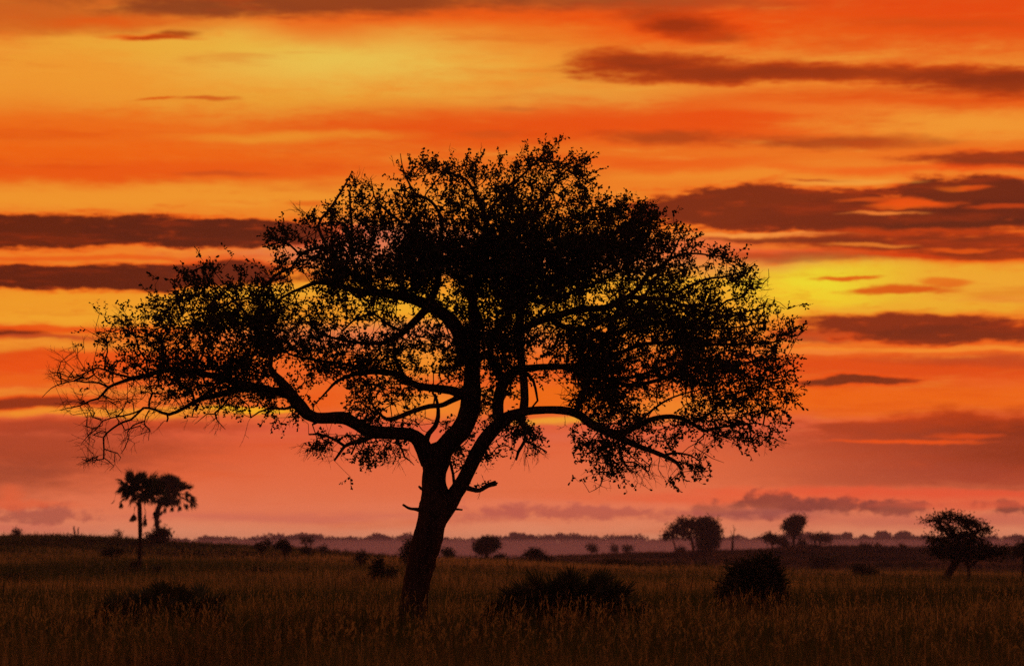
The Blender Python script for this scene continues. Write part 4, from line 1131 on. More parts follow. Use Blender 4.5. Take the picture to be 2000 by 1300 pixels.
woody('round_tree', 'dark dome shaped tree standing in the mist right of the great trunk', 'tree', (950, 1089), (400, 700),
      [[(950, 1090, 4), (950, 1080, 3.4), (950, 1070, 3)]], [(948, 1066, 22, 14), (962, 1062, 13, 11), (940, 1070, 14, 11), (952, 1058, 18, 8)], 3.6, 4.2, 4)
woody('lopsided_tree', 'tall lopsided tree with a slanting top on the horizon among small bushes', 'tree', (1550, 1072), (600, 850),
      [[(1550, 1073, 3.2), (1550, 1055, 2.8), (1550, 1040, 2.6), (1552, 1025, 1.8)]],
      [(1555, 1015, 14, 6), (1562, 1018, 8, 11), (1550, 1026, 17, 9), (1538, 1030, 10, 6), (1552, 1037, 13, 7), (1545, 1020, 10, 6)], 3.6, 4.5, 5)
woody('small_tree', 'small round tree left of the lopsided tree on the horizon', 'tree', (1508, 1074), (600, 850),
      [[(1508, 1075, 1.8), (1508, 1062, 1.5), (1506, 1055, 1.2)]], [(1505, 1050, 14, 7), (1498, 1048, 8, 5), (1512, 1056, 8, 5)], 3.2, 3.6, 6)
for k, (cx, cy, rx, ry, lab) in enumerate([(1528, 1057, 9, 9, 'upright bush between the small round tree and the lopsided tree'), (1566, 1062, 9, 8, 'round bush at the foot of the lopsided tree'),
                                           (1538, 1066, 6, 6, 'tiny bush against the trunk of the lopsided tree'), (1590, 1068, 9, 4, 'low bush on the horizon past the lopsided tree')]):
    woody('bush', lab, 'bush', (cx, 1072), (600, 850), [[(cx, 1074, 1.4), (cx, cy + 2, 1)]], [(cx, cy, rx, ry)], 3.0, 4.0, 20 + k, 'bushes on the horizon')
woody('small_tree', 'faint misty tree with a wide crown above the far woodland', 'tree', (1600, 1066), 1150.0, [[(1600, 1076, 1.8), (1601, 1060, 1.6), (1603, 1052, 1.2)]], [(1603, 1048, 18, 6), (1590, 1050, 10, 5), (1615, 1054, 10, 5)], 3.2, 3.4, 7)
woody('bare_snag', 'slender dead tree trunk with bare upper twigs on the horizon', 'tree', (1431, 1077), (560, 850),
      [[(1430, 1078, 2.8), (1431, 1062, 2.4), (1431, 1050, 1.6), (1434, 1036, .7), (1432, 1024, .4)], [(1433, 1040, .6), (1437, 1030, .4)], [(1431, 1048, .7), (1427, 1036, .4)]], [], 3, 3, 8)
# small trees of the mid distance, each with its own look
SMALL = [
    ('small_tree', 'small flat topped tree on a thin stalk left of the round headed one', 'tree', (513, 1100), (180, 330), [[(513, 1101, 1.8), (513, 1085, 1.6), (512, 1074, 1.6)], [(512, 1076, 1.4), (525, 1062, 1)]], [(508, 1066, 11, 5), (522, 1060, 9, 4), (512, 1072, 6, 3)], 3.4, 3.0),
    ('small_tree', 'small round headed tree on a short stem on the slope west of the great trunk', 'tree', (556, 1094), (200, 340), [[(557, 1095, 1.8), (556, 1082, 2.2), (554, 1070, 2)]], [(553, 1062, 14, 6), (548, 1064, 8, 6), (560, 1072, 9, 6)], 3.4, 4.2),
    ('small_tree', 'thin tall bush of loose twigs on the slope right of the round headed tree', 'bush', (600, 1086), (240, 370), [[(603, 1087, 1.4), (598, 1068, 1.2), (594, 1052, .8)], [(603, 1086, 1.2), (608, 1062, 1)]], [(593, 1054, 7, 5), (606, 1056, 7, 6), (600, 1074, 13, 10)], 3.2, 1.5),
    ('small_tree', 'low twiggy bush just right of the tall loose bush on the slope', 'bush', (632, 1086), (240, 370), [[(632, 1087, 1.2), (631, 1072, 1)]], [(630, 1069, 7, 5), (634, 1079, 8, 5)], 3.2, 2.0),
    ('small_tree', 'faint bush tree with thin stems below the fan palm on the slope', 'tree', (224, 1106), (230, 330), [[(223, 1107, 1.4), (220, 1092, 1.2), (214, 1078, 1)], [(224, 1106, 1.2), (230, 1090, 1)]], [(218, 1074, 20, 9), (232, 1078, 12, 7), (205, 1080, 10, 4)], 3.6, 1.5),
    ('bush', 'ragged dark shrub at the foot of the fan palm trunk', 'bush', (264, 1122), (150, 240), [[(270, 1150, .9), (268, 1122, 1.6), (262, 1104, 1.2)]], [(262, 1106, 7, 11), (268, 1122, 7, 7), (276, 1130, 5, 3)], 3.8, 2.6),
    ('bush', 'little dark shrub a short way right of the fan palm trunk', 'bush', (309, 1125), (150, 240), [[(309, 1127, 1.2), (308, 1112, 1)]], [(308, 1111, 6, 7), (312, 1120, 4, 4)], 3.6, 2.4),
    ('bush', 'upright leafy shrub on the rise well left of the great trunk', 'bush', (706, 1114), (170, 260), [[(707, 1115, 1.4), (704, 1098, 1.2)]], [(708, 1085, 9, 7), (700, 1090, 7, 5), (706, 1100, 8, 9)], 3.8, 2.4),
    ('bush', 'dark narrow bush of two peaks close left of the great trunk', 'bush', (742, 1138), (120, 170), [[(742, 1139, 2), (740, 1120, 1.6), (740, 1100, 1.2)]], [(734, 1104, 8, 9), (742, 1100, 7, 9), (740, 1118, 17, 13), (744, 1130, 14, 10)], 4.6, 3.2),
    ('bush', 'smaller bush tucked against the dark two peaked bush', 'bush', (762, 1138), (120, 170), [[(763, 1139, 1.6), (762, 1120, 1.2)]], [(763, 1116, 9, 6), (764, 1128, 7, 9)], 4.4, 2.4),
    ('round_tree', 'tall rounded tree half hidden behind the great leaning trunk', 'tree', (800, 1112), (260, 380), [[(800, 1113, 3), (800, 1090, 2.6)]], [(803, 1064, 12, 12), (799, 1080, 13, 18), (797, 1096, 8, 10)], 3.8, 3.6),
    ('bush', 'little round bush on the grass crest right of the great trunk', 'bush', (876, 1090), (380, 460), [[(876, 1091, 1.4), (875, 1082, 1)]], [(873, 1078, 10, 6), (878, 1083, 9, 6)], 3.4, 4.2),
    ('bush', 'flat bush at the foot of the dome shaped tree', 'bush', (972, 1092), (380, 480), [[(972, 1093, 1.4), (973, 1088, 1)]], [(972, 1088, 9, 3), (982, 1086, 6, 3)], 3.2, 3.4),
    ('bush', 'jagged dark bush with several humps on the misty crest', 'bush', (1046, 1093), (380, 460), [[(1045, 1095, 1.8), (1046, 1084, 1.2)]], [(1046, 1078, 12, 6), (1040, 1082, 12, 6), (1056, 1086, 14, 4), (1030, 1085, 6, 3)], 3.6, 3.0),
    ('bush', 'second small bush just past the jagged humped bush', 'bush', (1068, 1096), (380, 460), [[(1068, 1097, 1.2), (1068, 1090, 1)]], [(1066, 1089, 8, 3), (1070, 1094, 7, 3)], 3.4, 2.6),
    ('small_tree', 'tiny lone tree standing in the mist above the eastern fan palm clump', 'tree', (1201, 1083), (900, 1150), [[(1201, 1085, 1), (1201, 1076, .9)]], [(1201, 1069, 5, 4), (1200, 1074, 4, 2)], 2.8, 4.5),
    ('small_tree', 'faint round tree in the mist behind the eastern fan palm clump', 'tree', (1156, 1083), (900, 1200), [[(1156, 1085, 1.2), (1156, 1076, 1)]], [(1156, 1069, 8, 6), (1160, 1074, 5, 3)], 3.0, 3.2),
    ('small_tree', 'faint round tree in the mist right of the tiny lone tree', 'tree', (1226, 1083), (900, 1200), [[(1226, 1085, 1.2), (1226, 1078, 1)]], [(1226, 1071, 9, 5)], 3.0, 3.4),
    ('bush', 'wide low dark thicket behind the eastern fan palm clump', 'bush', (1210, 1113), (250, 330), [[(1200, 1114, 1.6), (1198, 1106, 1.2)], [(1240, 1116, 1.4), (1242, 1108, 1)]], [(1200, 1102, 22, 9), (1225, 1105, 26, 8), (1255, 1107, 20, 5), (1185, 1108, 12, 5)], 4.0, 3.0),
    ('bush', 'small low bush right of the wide dark thicket', 'bush', (1297, 1114), (250, 330), [[(1297, 1115, 1.4), (1297, 1110, 1)]], [(1297, 1110, 15, 4), (1288, 1112, 8, 3)], 3.8, 3.0),
    ('bush', 'small fuzzy bush on the far side of the crest near the umbrella tree', 'bush', (1326, 1102), (560, 660), [[(1326, 1103, 1), (1326, 1098, .8)]], [(1326, 1099, 12, 5), (1338, 1103, 7, 3)], 3.4, 2.6),
    ('bush', 'low scrub below the umbrella tree on the far slope', 'bush', (1372, 1108), (520, 640), [[(1370, 1109, 1), (1371, 1103, .8)]], [(1365, 1104, 9, 4), (1378, 1100, 6, 4)], 3.4, 2.2),
    ('bush', 'tiny bush under the umbrella tree crown', 'bush', (1330, 1079), (620, 780), [[(1330, 1080, 1), (1330, 1074, .8)]], [(1330, 1074, 10, 4)], 3.0, 3.2),
    ('bush', 'tall fuzzy shrub on the far slope beyond the spiky round bush', 'bush', (1603, 1113), (480, 620), [[(1603, 1116, 1.4), (1602, 1100, 1)]], [(1600, 1094, 14, 10), (1612, 1100, 14, 9), (1595, 1104, 16, 8), (1625, 1092, 12, 5)], 3.8, 2.0),
    ('small_tree', 'flat umbrella shaped shrub on the grassy crest east of the spiky round bush', 'bush', (1688, 1136), (210, 300), [[(1688, 1138, 1.2), (1687, 1124, 1.4), (1686, 1116, 1.2)]], [(1684, 1114, 24, 6), (1700, 1116, 15, 5), (1676, 1108, 9, 5), (1694, 1124, 9, 3)], 3.8, 3.2),
    ('bush', 'scrubby bush on the far slope above the flat umbrella shaped shrub', 'bush', (1728, 1108), (480, 620), [[(1728, 1110, 1.2), (1728, 1100, 1)]], [(1728, 1103, 12, 7), (1740, 1108, 8, 4)], 3.6, 1.8),
    ('bush', 'broad low scrub on the far slope just left of the stepped acacia', 'bush', (1780, 1114), (460, 600), [[(1780, 1115, 1.2), (1780, 1108, 1)]], [(1775, 1108, 20, 6), (1795, 1104, 12, 6)], 3.8, 2.4),
    ('bush', 'dark leaning skyline bush midway between the lopsided tree and the stepped acacia', 'bush', (1692, 1073), (640, 820), [[(1696, 1074, 1.2), (1692, 1068, 1)]], [(1688, 1066, 9, 4), (1698, 1070, 8, 4), (1715, 1064, 6, 2)], 3.0, 3.8),
    ('bush', 'tiny bush on the skyline just left of the stepped acacia', 'bush', (1762, 1072), (640, 820), [[(1762, 1073, 1), (1762, 1069, .8)]], [(1762, 1066, 5, 4)], 2.8, 3.6),
    ('bush', 'small forked dark bush in the grass east of the near fan palm clump', 'bush', (1312, 1164), (95, 130), [[(1312, 1166, 1.6), (1308, 1154, 1.2)], [(1313, 1165, 1.4), (1321, 1148, 1)]], [(1304, 1152, 6, 7), (1321, 1148, 4, 8), (1312, 1160, 12, 5)], 4.4, 2.2),
    ('bush', 'dark spreading bush in the grass below the stepped acacia', 'bush', (1955, 1178), (85, 115), [[(1955, 1180, 2), (1950, 1166, 1.4)]], [(1945, 1166, 20, 9), (1965, 1162, 16, 8), (1985, 1170, 14, 6), (1955, 1172, 24, 6)], 5.0, 2.2),
    ('bush', 'low dark bush right beside the foot of the spiky round bush', 'bush', (1556, 1202), (70, 90), [[(1556, 1204, 2), (1555, 1192, 1.4)]], [(1556, 1190, 12, 7), (1545, 1196, 12, 5), (1530, 1204, 10, 5)], 5.0, 2.4),
    ('bush', 'long flat dark thicket on the slope between the round headed tree and the crest', 'bush', (522, 1124), (170, 250), [[(500, 1124, 1.6), (498, 1117, 1.2)], [(545, 1126, 1.4), (548, 1120, 1)]], [(497, 1115, 22, 4), (520, 1118, 24, 4), (548, 1121, 22, 4), (560, 1124, 12, 3)], 4.0, 2.6),
    ('bush', 'wide low dark thicket at the western edge of the field', 'bush', (30, 1138), (120, 190), [[(20, 1139, 1.8), (22, 1130, 1.4)], [(50, 1140, 1.6), (48, 1132, 1.2)]], [(25, 1130, 30, 8), (48, 1134, 24, 6), (0, 1134, 22, 6), (75, 1138, 16, 3)], 4.6, 2.4),
    ('bush', 'little round bush on the western skyline', 'bush', (33, 1046), (380, 470), [[(33, 1047, 1), (32, 1040, .8)]], [(32, 1036, 5, 4), (33, 1041, 6, 4)], 3.2, 3.6),
    ('small_tree', 'thin upright sapling on the skyline left of the fan palm', 'tree', (232, 1054), (380, 470), [[(233, 1056, 1), (232, 1046, .9), (231, 1038, .6)]], [(232, 1041, 5, 5), (231, 1048, 8, 4)], 3.2, 1.6),
    ('bush', 'dim low bush in the field left of the western fan palm clump', 'bush', (135, 1168), (95, 130), [[(135, 1170, 1.6), (133, 1162, 1.2)]], [(132, 1164, 16, 6), (145, 1166, 12, 5)], 4.6, 2.0),
    ('bush', 'dim small bush in the grass just left of the western fan palm clump', 'bush', (118, 1190), (75, 100), [[(118, 1192, 1.6), (118, 1184, 1.2)]], [(118, 1183, 8, 6), (122, 1190, 9, 5)], 4.8, 2.0),
    ('bush', 'dim bush in long grass west of the great trunk base', 'bush', (690, 1196), (66, 84), [[(690, 1198, 2), (686, 1186, 1.6)]], [(688, 1186, 14, 11), (676, 1196, 12, 9), (702, 1198, 10, 8)], 5.2, 1.6),
    ('bush', 'dim bush in long grass between the western fan palm clump and the great trunk', 'bush', (578, 1198), (66, 84), [[(578, 1200, 1.8), (576, 1188, 1.4)]], [(576, 1190, 7, 7), (580, 1198, 10, 6)], 5.0, 1.6),
]
for k, s in enumerate(SMALL):
    nm = s[0]
    if s[2] == 'bush':
        nm = 'bush'
    woody(nm, s[1], s[2], s[3], s[4], s[5], s[6], s[7], s[8], 40 + k, leafmat=M_BUSH if s[3][1] > 1095 else M_LEAF)
woody('round_tree', 'dark domed tree cut by the eastern edge of the view', 'tree', (1997, 1132), (180, 300), [[(1997, 1134, 3.2), (1998, 1110, 3), (2000, 1085, 2.4)]], [(2000, 1072, 22, 11), (2015, 1068, 22, 14), (1990, 1080, 12, 6), (2030, 1080, 24, 12)], 4.4, 3.0, 90)
woody('spiky_bush', 'big round spiky bush standing alone in the long grass', 'bush', (1474, 1204), (68, 88),
      [[(1470, 1207, 4), (1460, 1170, 3), (1435, 1130, 2)], [(1474, 1207, 4), (1475, 1165, 3), (1478, 1115, 2)], [(1480, 1207, 4), (1495, 1165, 3), (1515, 1125, 2)], [(1470, 1207, 3), (1440, 1180, 2.4), (1418, 1165, 1.6)], [(1484, 1207, 3), (1508, 1180, 2.4), (1524, 1160, 1.6)]],
      [(1475, 1112, 30, 20), (1500, 1098, 14, 14), (1452, 1118, 26, 22), (1505, 1124, 26, 24), (1440, 1145, 32, 24), (1475, 1145, 45, 34), (1510, 1152, 22, 26), (1430, 1172, 26, 18), (1475, 1180, 44, 22), (1510, 1180, 18, 18), (1415, 1160, 10, 12)], 5.6, 2.8, 91, leafmat=M_BUSH, spiky=0.45)

# forked dead stump on the western skyline
def dead_wood(name, label, base, dist, stems):
    Y0 = dist_for(base[0], base[1], *dist)
    ppm = F / Y0
    b3 = P(base[0], base[1], Y0)
    root = empty(name, tuple(b3), label, 'tree')
    for k, s in enumerate(stems):
        c = []
        for q, (x, y, r) in enumerate(s):
            p = P(x, y, Y0 + 0.1 * q * (-1) ** k)
            if q == 0:
                p[2] -= 0.2
            c.append((*p, r / ppm))
        c = catmull(np.array(c), 0.2)
        g = Geo()
        tube(g, c[:, :3], c[:, 3], 6, 0.08, k)
        g.build('trunk' if k == 0 else 'limb', M_BARK, root, True)


dead_wood('dead_stump', 'forked dead stump with upturned bare limbs on the western skyline', (147, 1050), (330, 470),
          [[(147, 1051, 2), (146, 1040, 1.8), (144, 1030, 1.4), (145, 1027, 1)], [(149, 1050, 1.6), (153, 1040, 1.4), (152, 1034, 1.2), (154, 1029, .8)], [(147, 1050, 1.2), (138, 1043, 1), (131, 1040, .6)], [(144, 1048, 1), (135, 1047, .8), (130, 1049, .6)]])
for k, (x, y0, y1, r, lab) in enumerate([(600, 1128, 1106, 1.8, 'thin dead stem in the grass below the tall loose bush'), (661, 1134, 1110, 1.5, 'thin dead stem in the grass left of the two peaked bush'), (273, 1160, 1136, 1.3, 'thin dead stem in the grass below the ragged palm foot shrub'),
                                         (6, 1190, 1140, 1.2, 'tall thin dead stem at the western edge of the field'), (1706, 1184, 1148, 1.8, 'thin dead stem in the grass below the flat umbrella shaped shrub'), (1349, 1168, 1128, 1.6, 'thin leaning dead stem in the grass left of the spiky round bush'),
                                         (1646, 1170, 1126, .9, 'very fine tall stem in the grass east of the spiky round bush')]):
    dead_wood('dead_sapling', lab, (x, y0), (70, 260), [[(x, y0, r), (x + 1, (y0 + y1) / 2, r * .8), (x - 0.5 + (4 if k == 5 else 0), y1, r * .5)]])


# ------------------------------------------------------------------ fan palms
def frond_mesh(name, petiole, radius, n, spread, droop, rg, width=0.055):
    """a fan leaf: petiole along +X, leaflets in a fan, folded like a half closed hand"""
    g = Geo()
    c = np.array([[0, 0, 0], [petiole * 0.5, 0, petiole * 0.06], [petiole, 0, 0]])
    tube(g, c, np.array([0.022, 0.016, 0.012]), 4, 0, 0)
    for k in range(n):
        a = (k / (n - 1) - 0.5) * 2 * spread + rg.normal(0, 0.03)
        L = radius * (1 - 0.28 * (abs(a) / spread) ** 2) * rg.uniform(0.85, 1.08)
        d = np.array([math.cos(a), math.sin(a), 0])
        s = np.array([-math.sin(a), math.cos(a), 0])
        up = np.array([0, 0, 1.0])
        fold = 0.25 * abs(math.sin(a))
        base = c[-1]
        w = width * L
        dr = droop * rg.uniform(0.6, 1.4)
        m1 = base + d * L * 0.5 + up * (fold * L * 0.5 - dr * L * 0.08)
        tip = base + d * L + up * (fold * L * 0.8 - dr * L * 0.42)
        v = [base, m1 - s * w + up * w * 0.6, m1, m1 + s * w + up * w * 0.6, tip]
        g.add(v, [(0, 2, 1), (0, 3, 2), (1, 2, 4), (2, 3, 4)])
    return g


def place(ob_mesh, name, parent, loc, direction, roll, scale, mat=None):
    from mathutils import Vector, Matrix
    o = bpy.data.objects.new(name, ob_mesh)
    d = Vector(tuple(direction)).normalized()
    up = Vector((0, 0, 1))
    if abs(d.dot(up)) > 0.98:
        up = Vector((0, 1, 0))
    yv = up.cross(d).normalized()
    zv = d.cross(yv)
    R = Matrix((d, yv, zv)).transposed()
    R = R @ Matrix.Rotation(roll, 3, 'X')
    o.matrix_world = Matrix.Translation(Vector(tuple(np.asarray(loc) - np.array(parent.location)))) @ (R.to_4x4()) @ Matrix.Diagonal((scale, scale, scale, 1))
    return link(o, parent)


def geo_mesh(g, name, mat):
    ob = g.build(name, mat)
    me = ob.data
    bpy.data.objects.remove(ob)
    return me


rgP = np.random.default_rng(5)
FROND = [geo_mesh(frond_mesh('frond', 0.55, 0.62, 17, 1.25, d, rgP), 'frond', M_PALM) for d in (0.15, 0.35, 0.6)]
BIGF = [geo_mesh(frond_mesh('frond', 1.15, 1.05, 19, 1.45, d, rgP, 0.062), 'palm_frond', M_PALM) for d in (0.3, 0.6, 0.9)]
DEADF = [geo_mesh(frond_mesh('frond', 0.9, 0.95, 13, 0.55, 1.0, rgP, 0.07), 'dead_frond', M_DEADPALM)]


def palm_clump(name, label, base, Y0, wpx, hpx, n, seed):
    rg = np.random.default_rng(seed)
    ppm = F / Y0
    b = P(base[0], base[1], Y0)
    b[2] = ground_z(b[0], b[1])
    root = empty(name, tuple(b), label, 'palm bush')
    W, H = wpx / ppm / 2, hpx / ppm * 0.74
    for k in range(n):
        u = rg.uniform(-1, 1)
        v = rg.uniform(-1, 1)
        t = math.sqrt(max(0, 1 - 0.8 * u * u)) 
        lean = rg.uniform(0.0, 1.0)
        rx = u * W * 0.70
        ry = v * W * 0.45
        h = H * t * rg.uniform(0.10, 0.62) * math.sqrt(max(0.1, 1 - 0.5 * v * v))
        d = np.array([u * 1.05 + rg.normal(0, 0.22), v * 0.8 + rg.normal(0, 0.3), 0.95 * (1 - 0.55 * abs(u)) + rg.normal(0, 0.15)])
        p = b + np.array([rx, ry, h])
        o = place(FROND[k % 3], 'frond', root, p, d, rg.uniform(-1.5, 1.5), rg.uniform(0.62, 1.12) * H / 1.5)
    for k in range(9):                                            # short stems that carry the fronds
        u = rg.uniform(-0.8, 0.8)
        a = b + np.array([u * W * 0.3, rg.uniform(-.3, .3) * W * 0.4, -0.1])
        e = b + np.array([u * W * 0.62, rg.uniform(-.4, .4) * W * 0.6, H * rg.uniform(0.3, 0.55)])
        g = Geo()
        tube(g, np.array([a, (a + e) / 2 + rg.normal(0, 0.03, 3), e]), np.array([0.07, 0.06, 0.05]), 7, 0.15, k)
        g.build('stem', M_DEADPALM, root, True)
    return root


PB = 'wild fan palm clumps in the grass'
palm_clump('palm_bush', 'wide mound of stiff fan palm fronds right of the great trunk', (1110, 1236), 63.0, 292, 142, 185, 1)['group'] = PB
palm_clump('palm_bush', 'dim low clump of fan palm fronds in the grass under the distant palm', (328, 1252), 57.5, 262, 128, 150, 2)['group'] = PB
# seed stalk over the western clump
woody('small_shrub', 'little leafy shoot rising just above the western fan palm clump', 'bush', (338, 1180), (72, 96), [[(338, 1210, 1.6), (339, 1180, 1.4), (337, 1158, 1)]], [(338, 1160, 7, 6), (346, 1166, 6, 4)], 5, 2.4, 93, leafmat=M_BUSH)

# the two tall fan palms
def fan_palm(label, base, rng_d, spine, crown, n, sc, dead, e0=1.5, e1=2.15):
    Yp = dist_for(base[0], base[1], *rng_d)
    pp = F / Yp
    pb = P(base[0], base[1], Yp)
    pb[2] = ground_z(pb[0], pb[1])
    palm = empty('fan_palm', tuple(pb), label, 'palm tree', 'tall fan palms on the western slope')
    c = np.array([(*pb, spine[0][2] / pp)] + [(*P(x, y, Yp), r / pp) for x, y, r in spine[1:]])
    c[0, 2] -= 0.2
    c = catmull(c, 0.35)
    g = Geo()
    tube(g, c[:, :3], c[:, 3], 10, 0.08, 3)
    g.build('trunk', M_BARK, palm, True)
    tops = [P(cx, cy, Yp + dyp) for cx, cy, dyp in crown]
    k0 = sc * 19.5 / pp
    for k in range(n):
        a = k * 2.39996
        elev = e0 - e1 * (k / (n - 1.0)) ** 0.95
        d = np.array([math.cos(a) * math.cos(elev), math.sin(a) * math.cos(elev), math.sin(elev)])
        d = unit(d + rgP.normal(0, 0.16, 3))
        top = tops[int(rgP.integers(0, len(tops)))]
        place(BIGF[k % 3], 'frond', palm, top + d * rgP.uniform(-.1, .25) + np.array([0, 0, rgP.uniform(-.3, .3)]), d, rgP.uniform(-1.2, 1.2), k0 * rgP.choice([0.7, 0.9, 1.05, 1.2]))
    for k in range(26):                       # the young fronds at the heart of the crown
        d = unit(rgP.normal(size=3) * np.array([1, 1, 0.7]) + np.array([0, 0, 0.2]))
        place(BIGF[0], 'frond', palm, tops[k % len(tops)] + d * 0.1, d, rgP.uniform(-1.5, 1.5), k0 * rgP.uniform(0.45, 0.7))
    for x, y, dx, s_ in dead:
        place(DEADF[0], 'dead_frond', palm, P(x, y, Yp + rgP.uniform(-.4, .4)), np.array([dx * 0.4, rgP.uniform(-.2, .2), -1]), rgP.uniform(0, 3), s_ * 19.5 / pp)


fan_palm('tall fan palm with a slim straight trunk and hanging dead fronds', (272, 1118), (180, 300),
         [(272, 1118, 4.6), (273, 1080, 4.0), (274, 1040, 3.8), (273, 1000, 4.4), (272, 975, 3.6)], [(262, 962, 0), (272, 955, .5), (284, 962, -.4)], 92, 0.98,
         [(264, 985, -.35, 1.0), (283, 992, .25, 1.0), (281, 985, .2, 1.0), (240, 968, -.5, .75), (226, 960, -.4, .75), (300, 985, .3, .75), (263, 990, -.1, .9), (262, 988, .1, .9), (284, 1000, .1, .9), (284, 996, -.1, .9)])
fan_palm('shaggy fan palm with a bent trunk wrapped in dead fronds beyond the straight fan palm', (308, 1058), (330, 460),
         [(309, 1058, 4.6), (308, 1035, 4.4), (306, 1012, 5), (309, 992, 5), (320, 975, 4.4), (334, 968, 4)], [(326, 955, 0), (338, 962, .8), (350, 968, -.8), (312, 965, .5)], 104, 0.84,
         [(306, 985, 0, .8), (310, 990, .1, .8), (303, 990, -.1, .7), (312, 1000, .2, .7), (305, 1005, -.2, .7), (309, 1012, .1, .7), (358, 968, .4, .7), (364, 970, .2, .7), (350, 972, .2, .8), (322, 976, .1, .8), (336, 974, 0, .8), (315, 982, 0, .8)], 1.45, 2.3)
woody('bush', 'dark bush round the foot of the shaggy bent fan palm', 'bush', (310, 1060), (330, 460), [[(310, 1061, 2), (310, 1050, 1.6)]],
      [(310, 1046, 15, 11), (320, 1038, 8, 8), (292, 1050, 8, 4), (323, 1044, 5, 10)], 4.4, 4.0, 92)

# ------------------------------------------------------------------ the far woodland
rgW = np.random.default_rng(31)
TOPX = [-400, 0, 370, 420, 500, 600, 650, 700, 780, 870, 950, 1030, 1100, 1150, 1200, 1250, 1300, 1420, 1500, 1560, 1610, 1650, 1700, 1760, 1850, 1950, 2000, 2400]
TOPY = [1056, 1056, 1057, 1053, 1051, 1048, 1052, 1052, 1050, 1054, 1051, 1048, 1051, 1049, 1053, 1051, 1054, 1052, 1049, 1046, 1043, 1048, 1050, 1048, 1051, 1052, 1050, 1052]
wp, wd, ws = [], [], []
tw = Geo()
for row, (Yr, lower) in enumerate([(4900, 0), (4300, 8), (3500, 17)]):
    ppm = F / Yr
    x = -420.0
    while x < 2420:
        r = rgW.uniform(9, 26)
        top_y = np.interp(x, TOPX, TOPY) + lower - 4 + rgW.normal(0, 2.4) + (rgW.random() < 0.12) * -5
        hh = r * rgW.uniform(0.4, 0.7)
        n = int(r * 30)
        v = unit(rgW.normal(size=(n, 3))) * rgW.random((n, 1)) ** 0.33
        cpt = P(x, top_y + hh, Yr + rgW.uniform(-60, 60))
        pts = cpt + v * np.array([r / ppm, r / ppm, hh / ppm])
        gz = ground_z(pts[:, 0], pts[:, 1])
        wp.append(pts)
        ws.append(np.full(n, 2.9 / ppm) * rgW.uniform(0.6, 1.3, n))
        m = int(r * 2.5)                                                   # undergrowth down to the ground
        q = cpt + rgW.normal(0, 1, (m, 3)) * np.array([r * 0.6 / ppm, r / ppm, 0])
        q[:, 2] = ground_z(q[:, 0], q[:, 1]) + rgW.random(m) * (cpt[2] - ground_z(q[:, 0], q[:, 1]))
        wp.append(q)
        ws.append(np.full(m, 5.5 / ppm) * rgW.uniform(0.6, 1.3, m))
        zg = float(ground_z(cpt[0], cpt[1]))
        prisms(tw, [(cpt[0], cpt[1], zg - 1)], [tuple(cpt)], [1.0 / ppm], [0.7 / ppm], 4)
        x += r * rgW.uniform(0.7, 1.4)
wp = np.vstack(wp)
ws = np.concatenate(ws)
leaves(tw, wp, rgW.normal(size=wp.shape), ws * 1.5, ws * 1.3, rgW, 4)
wood = tw.build('far_woodland', M_WOOD)
tag(wood, 'line of hazy mauve woodland along the horizon', kind='stuff')

# ------------------------------------------------------------------ the grass
rgG = np.random.default_rng(77)


def patch(x, y, s, ph):
    return (np.sin(x / s + ph) * np.cos(y / (s * 1.6) + ph * 1.7) + 0.6 * np.sin(x / (s * 0.43) - y / (s * 0.9) + ph * 2.3) + 0.4 * np.sin(y / (s * 0.31) + x / (s * 0.6) + ph)) / 2.0


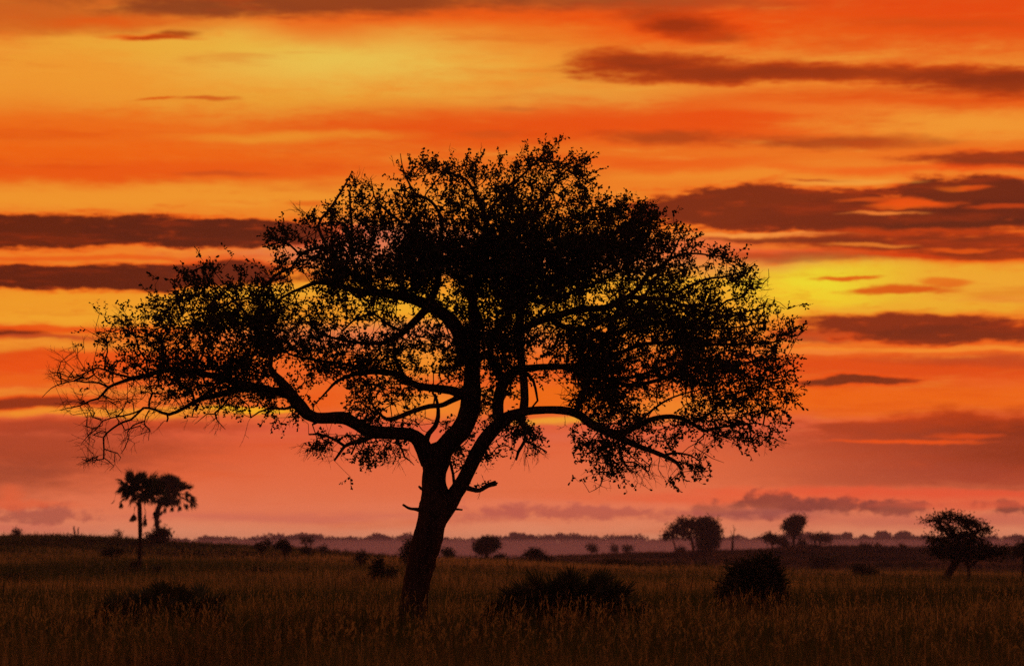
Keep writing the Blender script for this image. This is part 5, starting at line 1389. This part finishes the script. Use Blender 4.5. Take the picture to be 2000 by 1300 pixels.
def grass_field(name, label, n, d0, d1, power, wmin, hmean, tris, seed, base_tone, mat=None, px0=-650, px1=2650):
    rg = np.random.default_rng(seed)
    u = rg.random(n)
    if power == 0:
        D = np.exp(np.log(d0) + u * (np.log(d1) - np.log(d0)))
    else:
        D = (d0 ** power + u * (d1 ** power - d0 ** power)) ** (1 / power)
    x = (rg.uniform(px0, px1, n) - 1000) / F * D
    # tussocks
    nt2 = n // 14
    cell = 0.5 + D * 0.004
    gx = np.round(x / cell + rg.normal(0, 0.28, n)) * cell
    gy = np.round(D / cell + rg.normal(0, 0.28, n)) * cell
    jit = np.sin(gx * 12.99 + gy * 78.2) * 43758.5
    jx = (jit - np.floor(jit) - 0.5) * cell * 1.4
    jit2 = np.sin(gx * 39.3 + gy * 11.1) * 24634.6
    jy = (jit2 - np.floor(jit2) - 0.5) * cell * 1.4
    x = gx + jx + rg.normal(0, cell * 0.30, n)
    y = np.clip(gy + jy + rg.normal(0, cell * 0.30, n), d0 * 0.97, None)
    tus = jit - np.floor(jit)
    z = ground_z(x, y) - 0.02
    big = patch(x, y, 11.0 + D * 0.03, 0.7)
    h = hmean * (0.35 + 0.5 * rg.random(n) + 0.75 * tus ** 2 + 0.25 * big)
    tall = rg.random(n) < 0.05
    h = np.where(tall, h * rg.uniform(1.2, 1.9, n), h)
    w = np.maximum(0.006, wmin * D) * rg.uniform(0.7, 1.4, n)
    ang = rg.uniform(0, 2 * math.pi, n)
    ang = np.where(rg.random(n) < 0.6, (tus * 6.283 * 3.0) + rg.normal(0, 0.35, n), ang)
    lean = rg.normal(0.05, 0.13, n) + 0.28 * (jit2 - np.floor(jit2)) ** 2
    lx = np.cos(ang) * lean * h
    ly = np.sin(ang) * lean * h
    sa = ang + rg.normal(0, 0.8, n) + math.pi / 2
    sx, sy = np.cos(sa) * w * 0.5, np.sin(sa) * w * 0.5
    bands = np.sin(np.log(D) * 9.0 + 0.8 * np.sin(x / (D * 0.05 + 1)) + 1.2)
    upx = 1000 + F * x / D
    crest = (0.30 * np.exp(-((D - 330) / 110.0) ** 2) + 0.16 * np.exp(-((D - 135) / 25.0) ** 2)) * np.clip((upx - 350) / 500, 0.1, 1)  # sunlit look of the crests painted into the grass tone, weaker to the west
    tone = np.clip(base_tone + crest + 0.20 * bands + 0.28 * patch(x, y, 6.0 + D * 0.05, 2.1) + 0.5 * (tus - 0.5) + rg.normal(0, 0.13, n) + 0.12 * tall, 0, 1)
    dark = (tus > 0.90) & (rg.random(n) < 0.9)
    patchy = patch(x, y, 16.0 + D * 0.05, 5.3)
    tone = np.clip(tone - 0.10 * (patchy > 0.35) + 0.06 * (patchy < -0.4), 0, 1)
    tone = np.where(dark, tone * 0.2, tone)
    h = np.where(dark, h * 1.35, h)
    base = np.stack([x, y, z], 1)
    S = np.stack([sx, sy, 0 * sx], 1)
    tip = base + np.stack([lx * 1.5, ly * 1.5, h], 1)
    if tris == 1:
        v = np.stack([base - S, base + S, tip], 1).reshape(-1, 3)
        f = np.arange(3 * n).reshape(n, 3)
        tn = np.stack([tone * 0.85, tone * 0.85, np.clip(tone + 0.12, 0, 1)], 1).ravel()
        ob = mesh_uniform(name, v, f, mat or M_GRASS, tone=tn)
    else:
        mid = base + np.stack([lx * 0.45, ly * 0.45, h * 0.55], 1)
        v = np.stack([base - S, base + S, mid + S * 0.9, mid - S * 0.9, tip], 1).reshape(-1, 3)
        o = np.arange(n)[:, None] * 5
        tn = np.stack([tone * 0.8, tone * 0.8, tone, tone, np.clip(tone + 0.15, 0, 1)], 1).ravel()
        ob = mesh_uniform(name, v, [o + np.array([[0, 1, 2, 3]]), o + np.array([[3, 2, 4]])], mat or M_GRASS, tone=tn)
    tag(ob, label, kind='stuff')
    return ob


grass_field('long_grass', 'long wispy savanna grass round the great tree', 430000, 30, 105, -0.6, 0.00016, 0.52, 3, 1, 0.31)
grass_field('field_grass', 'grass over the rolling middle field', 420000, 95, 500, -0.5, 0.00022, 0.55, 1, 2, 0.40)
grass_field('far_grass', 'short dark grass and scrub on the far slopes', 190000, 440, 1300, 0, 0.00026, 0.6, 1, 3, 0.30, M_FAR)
# seed heads standing above the leaves
rg = np.random.default_rng(9)
n = 4200
D = (32 ** -0.3 + rg.random(n) * (120 ** -0.3 - 32 ** -0.3)) ** (-1 / 0.3)
x = (rg.uniform(-250, 2250, n) - 1000) / F * D
zb = ground_z(x, D)
h = rg.uniform(0.6, 1.15, n)
base = np.stack([x, D, zb], 1)
top = base + np.stack([rg.normal(0.05, 0.14, n), rg.normal(0, 0.1, n), h], 1)
g = Geo()
prisms(g, base, top, np.full(n, 0.0035), np.full(n, 0.002), 3)
for k in range(5):
    a = base + (top - base) * (0.84 + 0.04 * k)
    leaves(g, a, (top - base) + rg.normal(0, 0.35, (n, 3)), rg.uniform(0.06, 0.12, n), rg.uniform(0.008, 0.02, n), rg, 4)
sh = g.build('seed_heads', M_GRASS)
at = sh.data.attributes.new('tone', 'FLOAT', 'POINT')
at.data.foreach_set('value', np.full(len(sh.data.vertices), 0.7, np.float32))
tag(sh, 'feathery grass seed heads above the long grass', kind='stuff')
print('tris', sum(sum(len(p.vertices) - 2 for p in me.polygons) if len(me.polygons) < 2000 else len(me.loops) - 2 * len(me.polygons) for me in bpy.data.meshes))
